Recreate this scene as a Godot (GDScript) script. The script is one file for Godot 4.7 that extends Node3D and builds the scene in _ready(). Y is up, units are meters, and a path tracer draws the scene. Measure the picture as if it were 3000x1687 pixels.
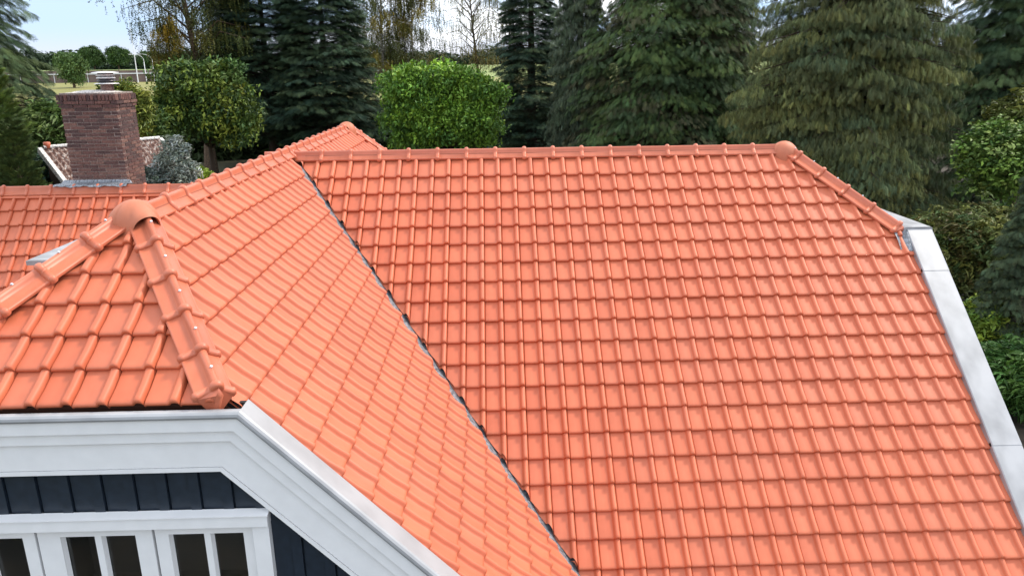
extends Node3D
# Villa roofs of orange clay tiles seen from above the garden, conifers behind. y up, metres.

var rng := RandomNumberGenerator.new()
var used := {}
var M := {}
const GROUND := -5.6
const EYE := Vector3(2.2273, 1.3427, 9.6269)

# ------------------------------------------------------------------ small helpers
func lin(r: float, g: float, b: float) -> Color:
	return Color(r, g, b).linear_to_srgb()

func numbered(parent: Node, called: String) -> String:
	var key := str(parent.get_instance_id()) + called
	var n: int = used.get(key, 0)
	used[key] = n + 1
	return called if n == 0 else "%s_%03d" % [called, n]

func thing(called: String, label: String, category: String, at := Vector3.ZERO, group := "") -> Node3D:
	var o := Node3D.new()
	o.name = numbered(self, called)
	add_child(o, true)
	o.position = at
	tag(o, label, category, group)
	return o

func tag(o: Node, label: String, category: String, group := "", kind := "") -> void:
	if label: o.set_meta("label", label)
	if category: o.set_meta("category", category)
	if group: o.set_meta("group", group)
	if kind: o.set_meta("kind", kind)

func part(parent: Node3D, called: String, mesh: Mesh, mat: Material, xf := Transform3D.IDENTITY) -> MeshInstance3D:
	var o := MeshInstance3D.new()
	o.name = numbered(parent, called)
	o.mesh = mesh
	if mat: o.material_override = mat
	o.transform = xf
	parent.add_child(o, true)
	return o

func struct(called: String, mesh: Mesh, mat: Material) -> MeshInstance3D:
	var o := part(self, called, mesh, mat)
	o.set_meta("kind", "structure")
	return o

class MB:
	var st := SurfaceTool.new()
	func _init() -> void:
		st.begin(Mesh.PRIMITIVE_TRIANGLES)
	func smooth(on: bool) -> void:
		st.set_smooth_group(0 if on else -1)
	func tri(a: Vector3, b: Vector3, c: Vector3) -> void:      # counter-clockwise seen from outside
		st.add_vertex(a); st.add_vertex(c); st.add_vertex(b)
	func quad(a: Vector3, b: Vector3, c: Vector3, d: Vector3) -> void:
		tri(a, b, c); tri(a, c, d)
	func fan(p: PackedVector3Array) -> void:
		for i in range(1, p.size() - 1): tri(p[0], p[i], p[i + 1])
	func box(lo: Vector3, hi: Vector3) -> void:
		var x0 := lo.x; var y0 := lo.y; var z0 := lo.z; var x1 := hi.x; var y1 := hi.y; var z1 := hi.z
		smooth(false)
		quad(Vector3(x0, y0, z1), Vector3(x1, y0, z1), Vector3(x1, y1, z1), Vector3(x0, y1, z1))
		quad(Vector3(x1, y0, z0), Vector3(x0, y0, z0), Vector3(x0, y1, z0), Vector3(x1, y1, z0))
		quad(Vector3(x1, y0, z1), Vector3(x1, y0, z0), Vector3(x1, y1, z0), Vector3(x1, y1, z1))
		quad(Vector3(x0, y0, z0), Vector3(x0, y0, z1), Vector3(x0, y1, z1), Vector3(x0, y1, z0))
		quad(Vector3(x0, y1, z1), Vector3(x1, y1, z1), Vector3(x1, y1, z0), Vector3(x0, y1, z0))
		quad(Vector3(x0, y0, z0), Vector3(x1, y0, z0), Vector3(x1, y0, z1), Vector3(x0, y0, z1))
	# a flat polygon (counter-clockwise from the side the push leaves) pushed back by `push`
	func slab(p: PackedVector3Array, push: Vector3) -> void:
		smooth(false)
		fan(p)
		var q := PackedVector3Array()
		for i in range(p.size() - 1, -1, -1): q.append(p[i] + push)
		fan(q)
		for i in p.size():
			var a := p[i]; var b := p[(i + 1) % p.size()]
			quad(b, a, a + push, b + push)
	func loft(rings: Array, closed := false) -> void:
		for k in rings.size() - 1:
			var r0: PackedVector3Array = rings[k]
			var r1: PackedVector3Array = rings[k + 1]
			for i in (r0.size() if closed else r0.size() - 1):
				var j := (i + 1) % r0.size()
				quad(r0[i], r0[j], r1[j], r1[i])
	func tube(pts: PackedVector3Array, radii: PackedFloat32Array, sides := 6) -> void:
		smooth(true)
		var rings := []
		for k in pts.size():
			var d := (pts[mini(k + 1, pts.size() - 1)] - pts[maxi(k - 1, 0)]).normalized()
			var u := d.cross(Vector3.RIGHT if absf(d.x) < 0.8 else Vector3.UP).normalized()
			var v := d.cross(u)
			var ring := PackedVector3Array()
			for i in sides:
				var a := TAU * i / sides
				ring.append(pts[k] + (u * cos(a) + v * sin(a)) * radii[k])
			rings.append(ring)
		loft(rings, true)
	func lathe(prof: PackedVector2Array, c: Vector3, sides := 28) -> void:
		smooth(true)
		var rings := []
		for p in prof:
			var ring := PackedVector3Array()
			for i in sides:
				var a := -TAU * i / sides
				ring.append(c + Vector3(cos(a) * p.x, p.y, sin(a) * p.x))
			rings.append(ring)
		loft(rings, true)
	func done() -> ArrayMesh:
		st.generate_normals()
		st.index()
		return st.commit()

func box_mesh(lo: Vector3, hi: Vector3) -> ArrayMesh:
	var b := MB.new()
	b.box(lo, hi)
	return b.done()

# ------------------------------------------------------------------ materials
func noise_img(sd: int, freq: float, oct := 4, size := 256) -> Image:
	var n := FastNoiseLite.new()
	n.seed = sd; n.frequency = freq; n.fractal_octaves = oct
	n.noise_type = FastNoiseLite.TYPE_SIMPLEX_SMOOTH
	return n.get_seamless_image(size, size)

func ramp_tex(sd: int, freq: float, stops: Array, oct := 4, size := 256) -> ImageTexture:
	# stops: [[position, Color], ...] in sRGB
	var src := noise_img(sd, freq, oct, size)
	var img := Image.create(size, size, false, Image.FORMAT_RGB8)
	var lut: Array[Color] = []
	for i in 256:
		var t := i / 255.0
		var c: Color = stops[0][1]
		for k in stops.size() - 1:
			if t >= stops[k][0]:
				c = (stops[k][1] as Color).lerp(stops[k + 1][1], clampf((t - stops[k][0]) / maxf(stops[k + 1][0] - stops[k][0], 0.001), 0, 1))
		lut.append(c)
	for y in size:
		for x in size:
			img.set_pixel(x, y, lut[int(src.get_pixel(x, y).r * 255.0)])
	return ImageTexture.create_from_image(img)

func mat(c: Color, rough := 0.6, metal := 0.0, tex: Texture2D = null, scale := 1.0) -> StandardMaterial3D:
	var m := StandardMaterial3D.new()
	m.albedo_color = c
	m.roughness = rough
	m.metallic = metal
	m.cull_mode = BaseMaterial3D.CULL_DISABLED
	if tex:
		m.albedo_texture = tex
		m.uv1_triplanar = true
		m.uv1_world_triplanar = true
		m.uv1_scale = Vector3.ONE * scale
	return m

func leaf_mat(rough := 0.6, back := 0.25) -> StandardMaterial3D:
	var m := StandardMaterial3D.new()
	m.vertex_color_use_as_albedo = true
	m.roughness = rough
	m.metallic_specular = 0.3
	m.cull_mode = BaseMaterial3D.CULL_DISABLED
	if back > 0.0:
		m.backlight_enabled = true
		m.backlight = Color(back, back, back)
	return m

func g(v: float) -> Color:
	return Color(v, v, v)

func make_materials() -> void:
	var clay := ramp_tex(3, 0.012, [[0.0, Color(0.93, 0.92, 0.90)], [0.5, Color(0.97, 0.97, 0.97)], [1.0, Color(1, 1, 1)]], 5)
	var tones := [[0.570, 0.136, 0.060], [0.540, 0.126, 0.056], [0.595, 0.148, 0.067], [0.560, 0.142, 0.068]]
	M.tile = []
	for t in tones:
		var m := mat(lin(t[0], t[1], t[2]), 0.56, 0.0, clay, 1.7)
		m.metallic_specular = 0.5
		M.tile.append(m)
	M.cap = []
	for t in [[0.545, 0.146, 0.075], [0.515, 0.136, 0.070], [0.560, 0.154, 0.080]]:
		M.cap.append(mat(lin(t[0], t[1], t[2]), 0.45, 0.0, clay, 2.3))
	M.ball = mat(lin(0.50, 0.155, 0.078), 0.6, 0.0, clay, 2.0)
	M.foil = mat(lin(0.30, 0.085, 0.045), 0.8)
	M.under = mat(lin(0.10, 0.035, 0.02), 0.9)
	var zt := ramp_tex(8, 0.010, [[0.0, g(0.80)], [0.35, g(0.90)], [0.6, g(0.97)], [1.0, g(1.0)]], 6)
	M.zinc = mat(lin(0.40, 0.40, 0.412), 0.42, 0.2, zt, 0.9)
	M.gap_shade = mat(lin(0.25, 0.26, 0.28), 0.5, 0.4, zt, 2.0)  # dark colour standing in for the shade between window sashes
	var lt := ramp_tex(9, 0.03, [[0.0, g(0.35)], [0.4, g(0.6)], [0.6, g(0.85)], [1.0, g(1.0)]], 6)
	M.lead = mat(lin(0.36, 0.385, 0.43), 0.45, 0.3, lt, 3.5)
	M.white = mat(lin(0.80, 0.79, 0.79), 0.38, 0.0, ramp_tex(11, 0.02, [[0.0, g(0.97)], [1.0, g(1.0)]], 3), 1.0)
	M.navy = mat(lin(0.016, 0.025, 0.040), 0.42, 0.0, ramp_tex(12, 0.02, [[0.0, g(0.85)], [1.0, g(1.0)]], 4), 2.0)
	M.black = mat(lin(0.012, 0.011, 0.012), 0.8)
	M.plaster = mat(lin(0.6, 0.58, 0.54), 0.9)
	M.room = mat(lin(0.22, 0.21, 0.19), 0.95)
	M.screw = mat(lin(0.75, 0.75, 0.77), 0.25, 0.6)
	var gl := StandardMaterial3D.new()
	gl.transparency = BaseMaterial3D.TRANSPARENCY_ALPHA
	gl.albedo_color = Color(0.08, 0.1, 0.09, 0.10)
	gl.roughness = 0.02
	gl.metallic_specular = 1.0
	M.glass = gl
	var bt := ramp_tex(21, 0.03, [[0.0, Color(0.55, 0.5, 0.5)], [0.45, Color(0.85, 0.82, 0.8)], [1.0, Color(1, 1, 1)]], 5)
	M.brick = []
	for t in [[0.175, 0.088, 0.076], [0.14, 0.072, 0.066], [0.205, 0.105, 0.088], [0.105, 0.060, 0.058], [0.165, 0.090, 0.082], [0.24, 0.135, 0.11]]:
		M.brick.append(mat(lin(t[0], t[1], t[2]), 0.9, 0.0, bt, 3.0))
	M.mortar = mat(lin(0.40, 0.34, 0.31), 0.95, 0.0, bt, 4.0)
	M.cement = mat(lin(0.75, 0.69, 0.65), 0.95, 0.0, ramp_tex(22, 0.04, [[0.0, g(0.4)], [0.45, g(0.75)], [0.6, g(0.95)], [1.0, g(1)]], 5), 3.0)
	M.flue = mat(lin(0.23, 0.14, 0.12), 0.45, 0.5, bt, 2.0)
	M.lid = mat(lin(0.72, 0.70, 0.69), 0.4, 0.2)
	M.slat = mat(lin(0.05, 0.045, 0.05), 0.4, 0.5)
	M.sheet = mat(Color.WHITE, 0.95, 0.0, ramp_tex(23, 0.022, [[0.0, Color(0.24, 0.15, 0.13)], [0.50, Color(0.38, 0.27, 0.23)], [0.68, Color(0.48, 0.38, 0.34)], [0.76, Color(0.74, 0.70, 0.66)], [1.0, Color(0.85, 0.82, 0.8)]], 5), 1.3)
	M.oldwhite = mat(Color.WHITE, 0.9, 0.0, ramp_tex(24, 0.03, [[0.0, Color(0.3, 0.26, 0.24)], [0.33, Color(0.55, 0.52, 0.5)], [0.42, Color(0.85, 0.84, 0.82)], [1.0, Color(0.92, 0.91, 0.9)]], 5), 2.0)
	M.shedwood = mat(lin(0.06, 0.035, 0.025), 0.9)
	M.bark = mat(Color.WHITE, 0.95, 0.0, ramp_tex(25, 0.03, [[0.0, Color(0.16, 0.12, 0.09)], [0.5, Color(0.33, 0.26, 0.2)], [1.0, Color(0.46, 0.38, 0.31)]], 5), 0.8)
	M.darkbark = mat(lin(0.05, 0.032, 0.022), 0.95)
	M.birch = mat(Color.WHITE, 0.85, 0.0, ramp_tex(26, 0.02, [[0.0, Color(0.2, 0.18, 0.16)], [0.36, Color(0.45, 0.42, 0.38)], [0.48, Color(0.78, 0.75, 0.7)], [1.0, Color(0.88, 0.86, 0.82)]], 5), 0.6)
	M.leaf = leaf_mat(0.5, 0.3)
	M.needle = leaf_mat(0.7, 0.12)
	M.pole = mat(lin(0.7, 0.7, 0.72), 0.5)
	M.barrier = mat(Color.WHITE, 0.95, 0.0, ramp_tex(27, 0.02, [[0.0, Color(0.36, 0.30, 0.29)], [0.5, Color(0.44, 0.37, 0.35)], [1.0, Color(0.50, 0.44, 0.40)]], 4), 0.04)
	M.plank = mat(Color.WHITE, 0.9, 0.0, ramp_tex(28, 0.03, [[0.0, Color(0.45, 0.4, 0.4)], [0.5, Color(0.75, 0.7, 0.7)], [1.0, Color(0.88, 0.84, 0.83)]], 4), 1.5)

# ------------------------------------------------------------------ sky
func make_sky() -> PanoramaSkyMaterial:
	var W := 1024; var H := 512
	var img := Image.create(W, H, false, Image.FORMAT_RGBF)
	var n := FastNoiseLite.new()
	n.seed = 5; n.frequency = 1.0; n.fractal_octaves = 5
	for y in H:
		var el := (0.5 - (y + 0.5) / H) * PI
		for x in W:
			var az := wrapf((x + 0.5) / W * TAU, -PI, PI)      # the middle of the picture is +Z
			var d := Vector3(sin(az) * cos(el), sin(el), -cos(az) * cos(el))
			# layered cloud: stretched sideways near the horizon
			var up := maxf(d.y, 0.0)
			var q := Vector3(d.x, 0, d.z) / (up + 0.25)
			var f := n.get_noise_3d(q.x * 1.1, q.z * 1.1, 3.0) * 0.5 + 0.5
			var f2 := n.get_noise_3d(q.x * 2.6 + 9.0, q.z * 2.6, 7.0) * 0.5 + 0.5
			var k := smoothstep(0.34, 0.62, f * 0.7 + f2 * 0.3)
			var blue := Color(0.36, 0.50, 0.68)
			var white := Color(0.93, 0.945, 0.97)
			# the bank of blue-grey cloud in the west, and a pale strip under it
			var west := exp(-pow(wrapf(az + 0.62, -PI, PI) / 0.34, 2.0)) * smoothstep(0.55, 0.05, el)
			k *= 1.0 - west
			var c := blue.lerp(white, k)
			c = c.lerp(Color(0.195, 0.272, 0.375).lerp(Color(0.165, 0.242, 0.35), clampf(f2 * 1.6 - 0.4, 0.0, 1.0)), west * 0.92)
			var hz := 1.0 - smoothstep(0.008, 0.055, el)
			c = c.lerp(Color(0.325, 0.33, 0.372), hz * 0.9)
			if el < 0.0:
				c = c.lerp(Color(0.12, 0.13, 0.09), smoothstep(0.0, -0.08, el))
			img.set_pixel(x, y, c)
	var m := PanoramaSkyMaterial.new()
	m.panorama = ImageTexture.create_from_image(img)
	return m

# ------------------------------------------------------------------ roof planes and tiles
const TW := 0.21
var roofs := {}            # name -> {T, w, c}
var tile_v: PackedVector3Array
var tile_n: PackedVector3Array
var tile_mesh := {}
var specs := []            # every tile to lay

func roof_plane(o: Vector3, right: Vector3, down: Vector3) -> Transform3D:
	return Transform3D(Basis(right, down.cross(right).normalized(), down), o)

func make_tile(w: float, c: float) -> ArrayMesh:
	# u across (0 left .. w right, roll at the right), v down (0 = lower edge), height h over the roof plane
	var prof := [[0.0, -0.012], [0.022, -0.002], [0.05, 0.0], [0.35, 0.0], [0.64, 0.0], [0.680, 0.0025], [0.712, 0.011], [0.742, 0.0225], [0.78, 0.0310], [0.84, 0.0355], [0.90, 0.0340], [0.95, 0.0260], [0.976, 0.011], [0.986, -0.016]]
	var rows := [[-c - 0.085, -0.006, 1.0], [-c * 0.5, 0.0135, 1.0], [-0.034, 0.0320, 1.0], [-0.016, 0.0322, 1.0], [-0.005, 0.0295, 0.97], [0.0, 0.0205, 0.92], [-0.003, 0.004, 0.86], [-0.012, -0.006, 0.85]]
	var b := MB.new()
	b.smooth(true)
	var rings := []
	for r in rows:
		var ring := PackedVector3Array()
		for p in prof:
			ring.append(Vector3(p[0] * w, r[1] + p[1] * r[2], r[0]))
		rings.append(ring)
	for k in rings.size() - 1:
		var r0: PackedVector3Array = rings[k]
		var r1: PackedVector3Array = rings[k + 1]
		for i in r0.size() - 1:
			b.quad(r1[i], r1[i + 1], r0[i + 1], r0[i])
	# two half-moon marks pressed up under the tile above
	for cu in [0.215, 0.475]:
		var top := PackedVector3Array(); var foot := PackedVector3Array()
		for i in 9:
			var a := PI * i / 8.0
			var x: float = cu * w + cos(a) * 0.026
			var v := -c + 0.012 + sin(a) * 0.026
			var h := 0.0235 + (v + 0.034) / (c - 0.034 - c * 0.5) * 0.0
			h = lerpf(0.0135, 0.0320, clampf((v + c * 0.5) / (c * 0.5 - 0.034), -1.0, 1.0))
			top.append(Vector3(x, h + 0.0022, v - 0.003 * sin(a)))
			foot.append(Vector3(x + cos(a) * 0.001, h - 0.002, v))
		b.smooth(false)
		for i in 8: b.quad(foot[i + 1], foot[i], top[i], top[i + 1])
		b.fan(PackedVector3Array([top[0], top[8], top[7], top[6], top[5], top[4], top[3], top[2], top[1]]))
	return b.done()

func lay(plane: String, i: int, v: float, planes: Array, w := TW, c := 0.0, u0 := 0.0) -> void:
	specs.append({"p": plane, "u": u0 + i * w, "v": v, "clip": planes, "w": w, "c": c if c > 0.0 else roofs[plane].c})

func clip_tris(tv: PackedVector3Array, tn: PackedVector3Array, planes: Array) -> Array:
	var ov := PackedVector3Array(); var on := PackedVector3Array()
	for t in range(0, tv.size(), 3):
		var pv := PackedVector3Array([tv[t], tv[t + 1], tv[t + 2]])
		var pn := PackedVector3Array([tn[t], tn[t + 1], tn[t + 2]])
		for pl in planes:
			var qv := PackedVector3Array(); var qn := PackedVector3Array()
			for i in pv.size():
				var j := (i + 1) % pv.size()
				var da: float = pl.distance_to(pv[i]); var db: float = pl.distance_to(pv[j])
				if da >= 0.0:
					qv.append(pv[i]); qn.append(pn[i])
				if (da >= 0.0) != (db >= 0.0):
					var f := da / (da - db)
					qv.append(pv[i].lerp(pv[j], f)); qn.append(pn[i].lerp(pn[j], f).normalized())
			pv = qv; pn = qn
			if pv.size() < 3: break
		for i in range(1, pv.size() - 1):
			ov.append(pv[0]); ov.append(pv[i]); ov.append(pv[i + 1])
			on.append(pn[0]); on.append(pn[i]); on.append(pn[i + 1])
	return [ov, on]

func flat_arrays(m: ArrayMesh) -> Array:
	var a := m.surface_get_arrays(0)
	var v: PackedVector3Array = a[Mesh.ARRAY_VERTEX]; var n: PackedVector3Array = a[Mesh.ARRAY_NORMAL]; var ix: PackedInt32Array = a[Mesh.ARRAY_INDEX]
	var ov := PackedVector3Array(); var on := PackedVector3Array()
	ov.resize(ix.size()); on.resize(ix.size())
	for i in ix.size():
		ov[i] = v[ix[i]]; on[i] = n[ix[i]]
	return [ov, on]

func arr_mesh(v: PackedVector3Array, n: PackedVector3Array) -> ArrayMesh:
	var a := []
	a.resize(Mesh.ARRAY_MAX)
	a[Mesh.ARRAY_VERTEX] = v; a[Mesh.ARRAY_NORMAL] = n
	var m := ArrayMesh.new()
	m.add_surface_from_arrays(Mesh.PRIMITIVE_TRIANGLES, a)
	return m

func pl_from(nrm: Vector3, p: Vector3, margin := 0.0) -> Plane:
	var q := nrm.normalized()
	return Plane(q, q.dot(p) + margin)

# polygon of a roof plane cut by planes, as a slab under the tiles
func deck(plane: String, u0: float, u1: float, v0: float, v1: float, planes: Array) -> ArrayMesh:
	var T: Transform3D = roofs[plane].T
	var p := PackedVector3Array([T * Vector3(u0, -0.035, v1), T * Vector3(u1, -0.035, v1), T * Vector3(u1, -0.035, v0), T * Vector3(u0, -0.035, v0)])
	for pl in planes:
		var q := PackedVector3Array()
		for i in p.size():
			var j := (i + 1) % p.size()
			var da: float = pl.distance_to(p[i]); var db: float = pl.distance_to(p[j])
			if da >= 0.0: q.append(p[i])
			if (da >= 0.0) != (db >= 0.0): q.append(p[i].lerp(p[j], da / (da - db)))
		p = q
	var b := MB.new()
	b.slab(p, T.basis.y * -0.12)
	return b.done()

# ------------------------------------------------------------------ ridge caps
func cap_mesh(length: float, th: float, wing := 0.105, start_lip := false) -> ArrayMesh:
	# axis along +z, the collar at its far end; wings fall by th on both sides
	var b := MB.new()
	var e := Vector2(cos(th), -sin(th)); var nn := Vector2(sin(th), cos(th))
	var half := [Vector2(0, 0.072), Vector2(0.0105, 0.0695), Vector2(0.0190, 0.0625), Vector2(0.0245, 0.053), Vector2(0.027, 0.044)]
	var hw := 0.034
	for q in [[0.018, hw + 0.001], [0.03, hw], [wing - 0.022, hw], [wing - 0.017, hw + 0.004], [wing - 0.005, hw + 0.003], [wing, hw - 0.002], [wing, hw - 0.022]]:
		half.append(e * float(q[0]) + nn * float(q[1]))
	var sect := []
	for i in range(half.size() - 1, 0, -1): sect.append(Vector2(-half[i].x, half[i].y))
	for p in half: sect.append(p)
	var stations := [[0.0, 0.0, 0.0], [0.004, 0.0, 0.002], [length - 0.058, 0.0, 0.005], [length - 0.054, 0.009, 0.005], [length - 0.044, 0.0175, 0.005], [length - 0.028, 0.0215, 0.005], [length - 0.012, 0.0175, 0.005], [length - 0.003, 0.009, 0.005], [length, -0.001, 0.005], [length - 0.002, -0.018, 0.005]]
	b.smooth(true)
	var rings := []
	for s in stations:
		var ring := PackedVector3Array()
		for i in sect.size():
			var p: Vector2 = sect[i]
			var a: Vector2 = sect[maxi(i - 1, 0)]; var c: Vector2 = sect[mini(i + 1, sect.size() - 1)]
			var t := (c - a).normalized()
			var nrm := Vector2(-t.y, t.x)
			if i == 0 or i == sect.size() - 1: nrm = Vector2(signf(p.x) * e.x, e.y)
			var q: Vector2 = p + nrm * float(s[1])
			ring.append(Vector3(q.x, q.y + float(s[2]), s[0]))
		rings.append(ring)
	b.loft(rings)
	return b.done()

func axis_frame(n1: Vector3, n2: Vector3, d: Vector3, o: Vector3) -> Transform3D:
	var y := (n1 + n2).normalized()
	var z := d.normalized()
	y = (y - z * y.dot(z)).normalized()
	return Transform3D(Basis(y.cross(z).normalized(), y, z), o)

func caps(parent: Node3D, a: Vector3, d: Vector3, n1: Vector3, n2: Vector3, starts: Array, pitch: float, off: Vector3, called := "ridge_tile", wing := 0.105) -> void:
	var T := axis_frame(n1, n2, d, Vector3.ZERO)
	var th := acos(clampf(n1.dot(T.basis.y), -1, 1))
	var m := cap_mesh(pitch + 0.012, th, wing)
	for i in starts.size():
		var s: float = starts[i]
		var X := T
		X.origin = a + d.normalized() * s - off
		X.basis = X.basis * Basis(Vector3.UP, rng.randf_range(-0.006, 0.006)) * Basis(Vector3.RIGHT, rng.randf_range(-0.004, 0.006))
		part(parent, called, m, M.cap[rng.randi() % 3], X)

func ball_mesh(arms: Array, R := 0.165) -> ArrayMesh:
	# a dome with one arch per arm; arms are [azimuth, drop of the arch crown below the top, flare]
	var b := MB.new()
	var N := 96
	var outer := []; var inner := []
	var ts := [0.0, 0.08, 0.2, 0.34, 0.48, 0.62, 0.74, 0.86, 0.94, 1.0]
	for k in ts.size():
		outer.append([]); inner.append([])
	for i in N:
		var a := TAU * i / N
		var rim := -0.292
		var flare := 0.0
		for arm in arms:
			var dl := wrapf(a - float(arm[0]), -PI, PI)
			var w0: float = arm[3]
			if absf(dl) < w0:
				var crown: float = -float(arm[1])
				var s := sqrt(1.0 - pow(dl / w0, 2.0))
				rim = maxf(rim, lerpf(-0.292, crown, pow(s, 0.85)))
			flare = maxf(flare, float(arm[2]) * exp(-pow(dl / 0.62, 2.0)))
		for k in ts.size():
			var t: float = ts[k]
			# arc length down the dome, sphere first, then straight wall
			var lo := rim
			var ang0 := acos(clampf((R + lo) / R, -1.0, 1.0)) if lo > -R else PI / 2
			var total := R * ang0 + maxf(-R - lo, 0.0)
			var s := t * total
			var rr: float; var y: float
			if s <= R * PI / 2 and s <= R * ang0 + 0.0001:
				var an := s / R
				rr = R * sin(an); y = -R + R * cos(an)
			else:
				rr = R; y = -R - (s - R * PI / 2)
			var fl := flare * smoothstep(0.45, 1.0, t)
			rr += fl
			y -= fl * 0.15
			outer[k].append(Vector3(sin(a) * rr, y, cos(a) * rr))
			inner[k].append(Vector3(sin(a) * maxf(rr - 0.016, 0.0), y - 0.014 * (1.0 - t), cos(a) * maxf(rr - 0.016, 0.0)))
	for k in ts.size():
		outer[k] = PackedVector3Array(outer[k]); inner[k] = PackedVector3Array(inner[k])
	b.smooth(true)
	b.loft(outer, true)
	b.loft(inner, true)
	b.smooth(false)
	b.loft([outer[ts.size() - 1], inner[ts.size() - 1]], true)
	return b.done()

# ------------------------------------------------------------------ foliage
func frond(b: MB, o: Vector3, d: Vector3, l: float, pairs: int, wide: float, side: Vector3, droop: float) -> void:
	for i in pairs:
		var t := 0.10 + 0.84 * i / pairs
		var p := o + d * l * t - Vector3(0, droop * l * t * t, 0)
		var w := wide * (1.0 - 0.55 * t)
		var e := d * w * 0.75
		b.tri(p - d * 0.022, p + d * 0.022, p + side * w + e - Vector3(0, 0.02, 0))
		b.tri(p - d * 0.022, p + d * 0.022, p - side * w + e - Vector3(0, 0.02, 0))
	var q := o + d * l * 0.92 - Vector3(0, droop * l * 0.85, 0)
	b.tri(q - side * 0.02, q + side * 0.02, o + d * l * 1.04 - Vector3(0, droop * l * 1.1, 0))

func spray_mesh(hang: float, wide := 0.10, fan := 0.9, droop := 0.25) -> ArrayMesh:
	# a branched spray of unit length along +z: a leading frond and side fronds, each with short leaflets
	var b := MB.new()
	b.smooth(false)
	var z := Vector3(0, 0, 1)
	frond(b, Vector3.ZERO, z, 1.0, 9, wide, Vector3.RIGHT, droop)
	var k := 0
	for t in [0.16, 0.34, 0.52, 0.70]:
		for s in [-1.0, 1.0]:
			k += 1
			var tt: float = t + (0.05 if s > 0 else 0.0)
			var o := Vector3(0, -droop * tt * tt, tt)
			var d := Vector3(s * fan, -hang * (0.8 + 0.4 * sin(k * 2.3)), 1.0 - 0.4 * hang).normalized()
			frond(b, o, d, 0.50 * (1.05 - 0.55 * tt), 6, wide * 0.85, d.cross(Vector3.UP).normalized(), droop * 0.8)
	return b.done()

func cluster_mesh(n: int, size: float, sd: int, aspect := 0.55, flat := 0.5) -> ArrayMesh:
	# leaves round a point, inside a unit ball
	var r := RandomNumberGenerator.new()
	r.seed = sd
	var b := MB.new()
	b.smooth(false)
	for i in n:
		var p := Vector3(r.randfn(), r.randfn() * 0.7, r.randfn()).limit_length(2.0) * 0.42
		var d := Vector3(r.randfn(), r.randfn() * 0.5 - 0.25, r.randfn()).normalized()
		var up := Vector3(r.randfn() * flat, 1.0, r.randfn() * flat).normalized()
		var side := d.cross(up).normalized() * size * aspect * 0.5
		var l := size * r.randf_range(0.75, 1.2)
		var m1 := p + d * l * 0.45 + up * size * 0.06
		var tip := p + d * l - up * size * 0.10
		b.tri(p, m1 + side, tip); b.tri(p, tip, m1 - side)
	return b.done()

func strand_mesh(n: int, sd: int, leaf := 0.11) -> ArrayMesh:
	# a hanging birch twig of unit length with small leaves
	var r := RandomNumberGenerator.new()
	r.seed = sd
	var b := MB.new()
	b.smooth(false)
	b.quad(Vector3(-0.006, 0, 0), Vector3(0.006, 0, 0), Vector3(0.004, -1, 0.02), Vector3(-0.004, -1, 0.02))
	for i in n:
		var y := -float(i) / n - r.randf() * 0.08
		var a := r.randf() * TAU
		var o := Vector3(cos(a), -0.7, sin(a)).normalized()
		var side := Vector3(-sin(a), 0.3 * r.randfn(), cos(a)) * leaf * 0.38
		var p := Vector3(r.randfn() * 0.03, y, r.randfn() * 0.03)
		b.tri(p, p + o * leaf * 0.5 + side, p + o * leaf); b.tri(p, p + o * leaf, p + o * leaf * 0.5 - side)
	return b.done()

var LM := {}
func make_leaves() -> void:
	LM.spray = spray_mesh(0.15)
	LM.hang = spray_mesh(0.95, 0.105, 0.55, 0.35)
	LM.broad = cluster_mesh(11, 0.62, 1)
	LM.broad2 = cluster_mesh(9, 0.85, 2, 0.6)
	LM.small = cluster_mesh(15, 0.42, 3)
	LM.lance = cluster_mesh(11, 0.85, 4, 0.30, 0.8)
	LM.strand = strand_mesh(16, 5)
	LM.strand2 = strand_mesh(12, 6, 0.13)

class Copies:
	var buf := PackedFloat32Array()
	var n := 0
	func add(b: Basis, o: Vector3, c: Color) -> void:
		buf.append_array(PackedFloat32Array([b.x.x, b.y.x, b.z.x, o.x, b.x.y, b.y.y, b.z.y, o.y, b.x.z, b.y.z, b.z.z, o.z, c.r, c.g, c.b, 1.0]))
		n += 1

func foliage(parent: Node3D, called: String, mesh: Mesh, m: Material, cp: Copies) -> MultiMeshInstance3D:
	var mm := MultiMesh.new()
	mm.transform_format = MultiMesh.TRANSFORM_3D
	mm.use_colors = true
	mm.mesh = mesh
	mm.instance_count = cp.n
	mm.buffer = cp.buf
	var o := MultiMeshInstance3D.new()
	o.name = numbered(parent, called)
	o.multimesh = mm
	o.material_override = m
	parent.add_child(o, true)
	return o

func crown(o: Node3D, mesh: Mesh, m: Material, cp: Copies) -> void:
	foliage(o, "crown", mesh, m, cp).set_meta("kind", "stuff")

func tint(c: Color, v: float, warm := 0.0) -> Color:
	var k := exp(rng.randfn() * v)
	var w := rng.randfn() * warm
	return Color(c.r * k * (1.0 + w), c.g * k, c.b * k * (1.0 - w))

func frame_to(d: Vector3, roll: float, s: Vector3) -> Basis:
	var z := d.normalized()
	var x := Vector3.UP.cross(z)
	x = Vector3.RIGHT if x.length() < 0.05 else x.normalized()
	var y := z.cross(x)
	var b := Basis(x, y, z) * Basis(Vector3(0, 0, 1), roll)
	return Basis(b.x * s.x, b.y * s.y, b.z * s.z)

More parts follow.
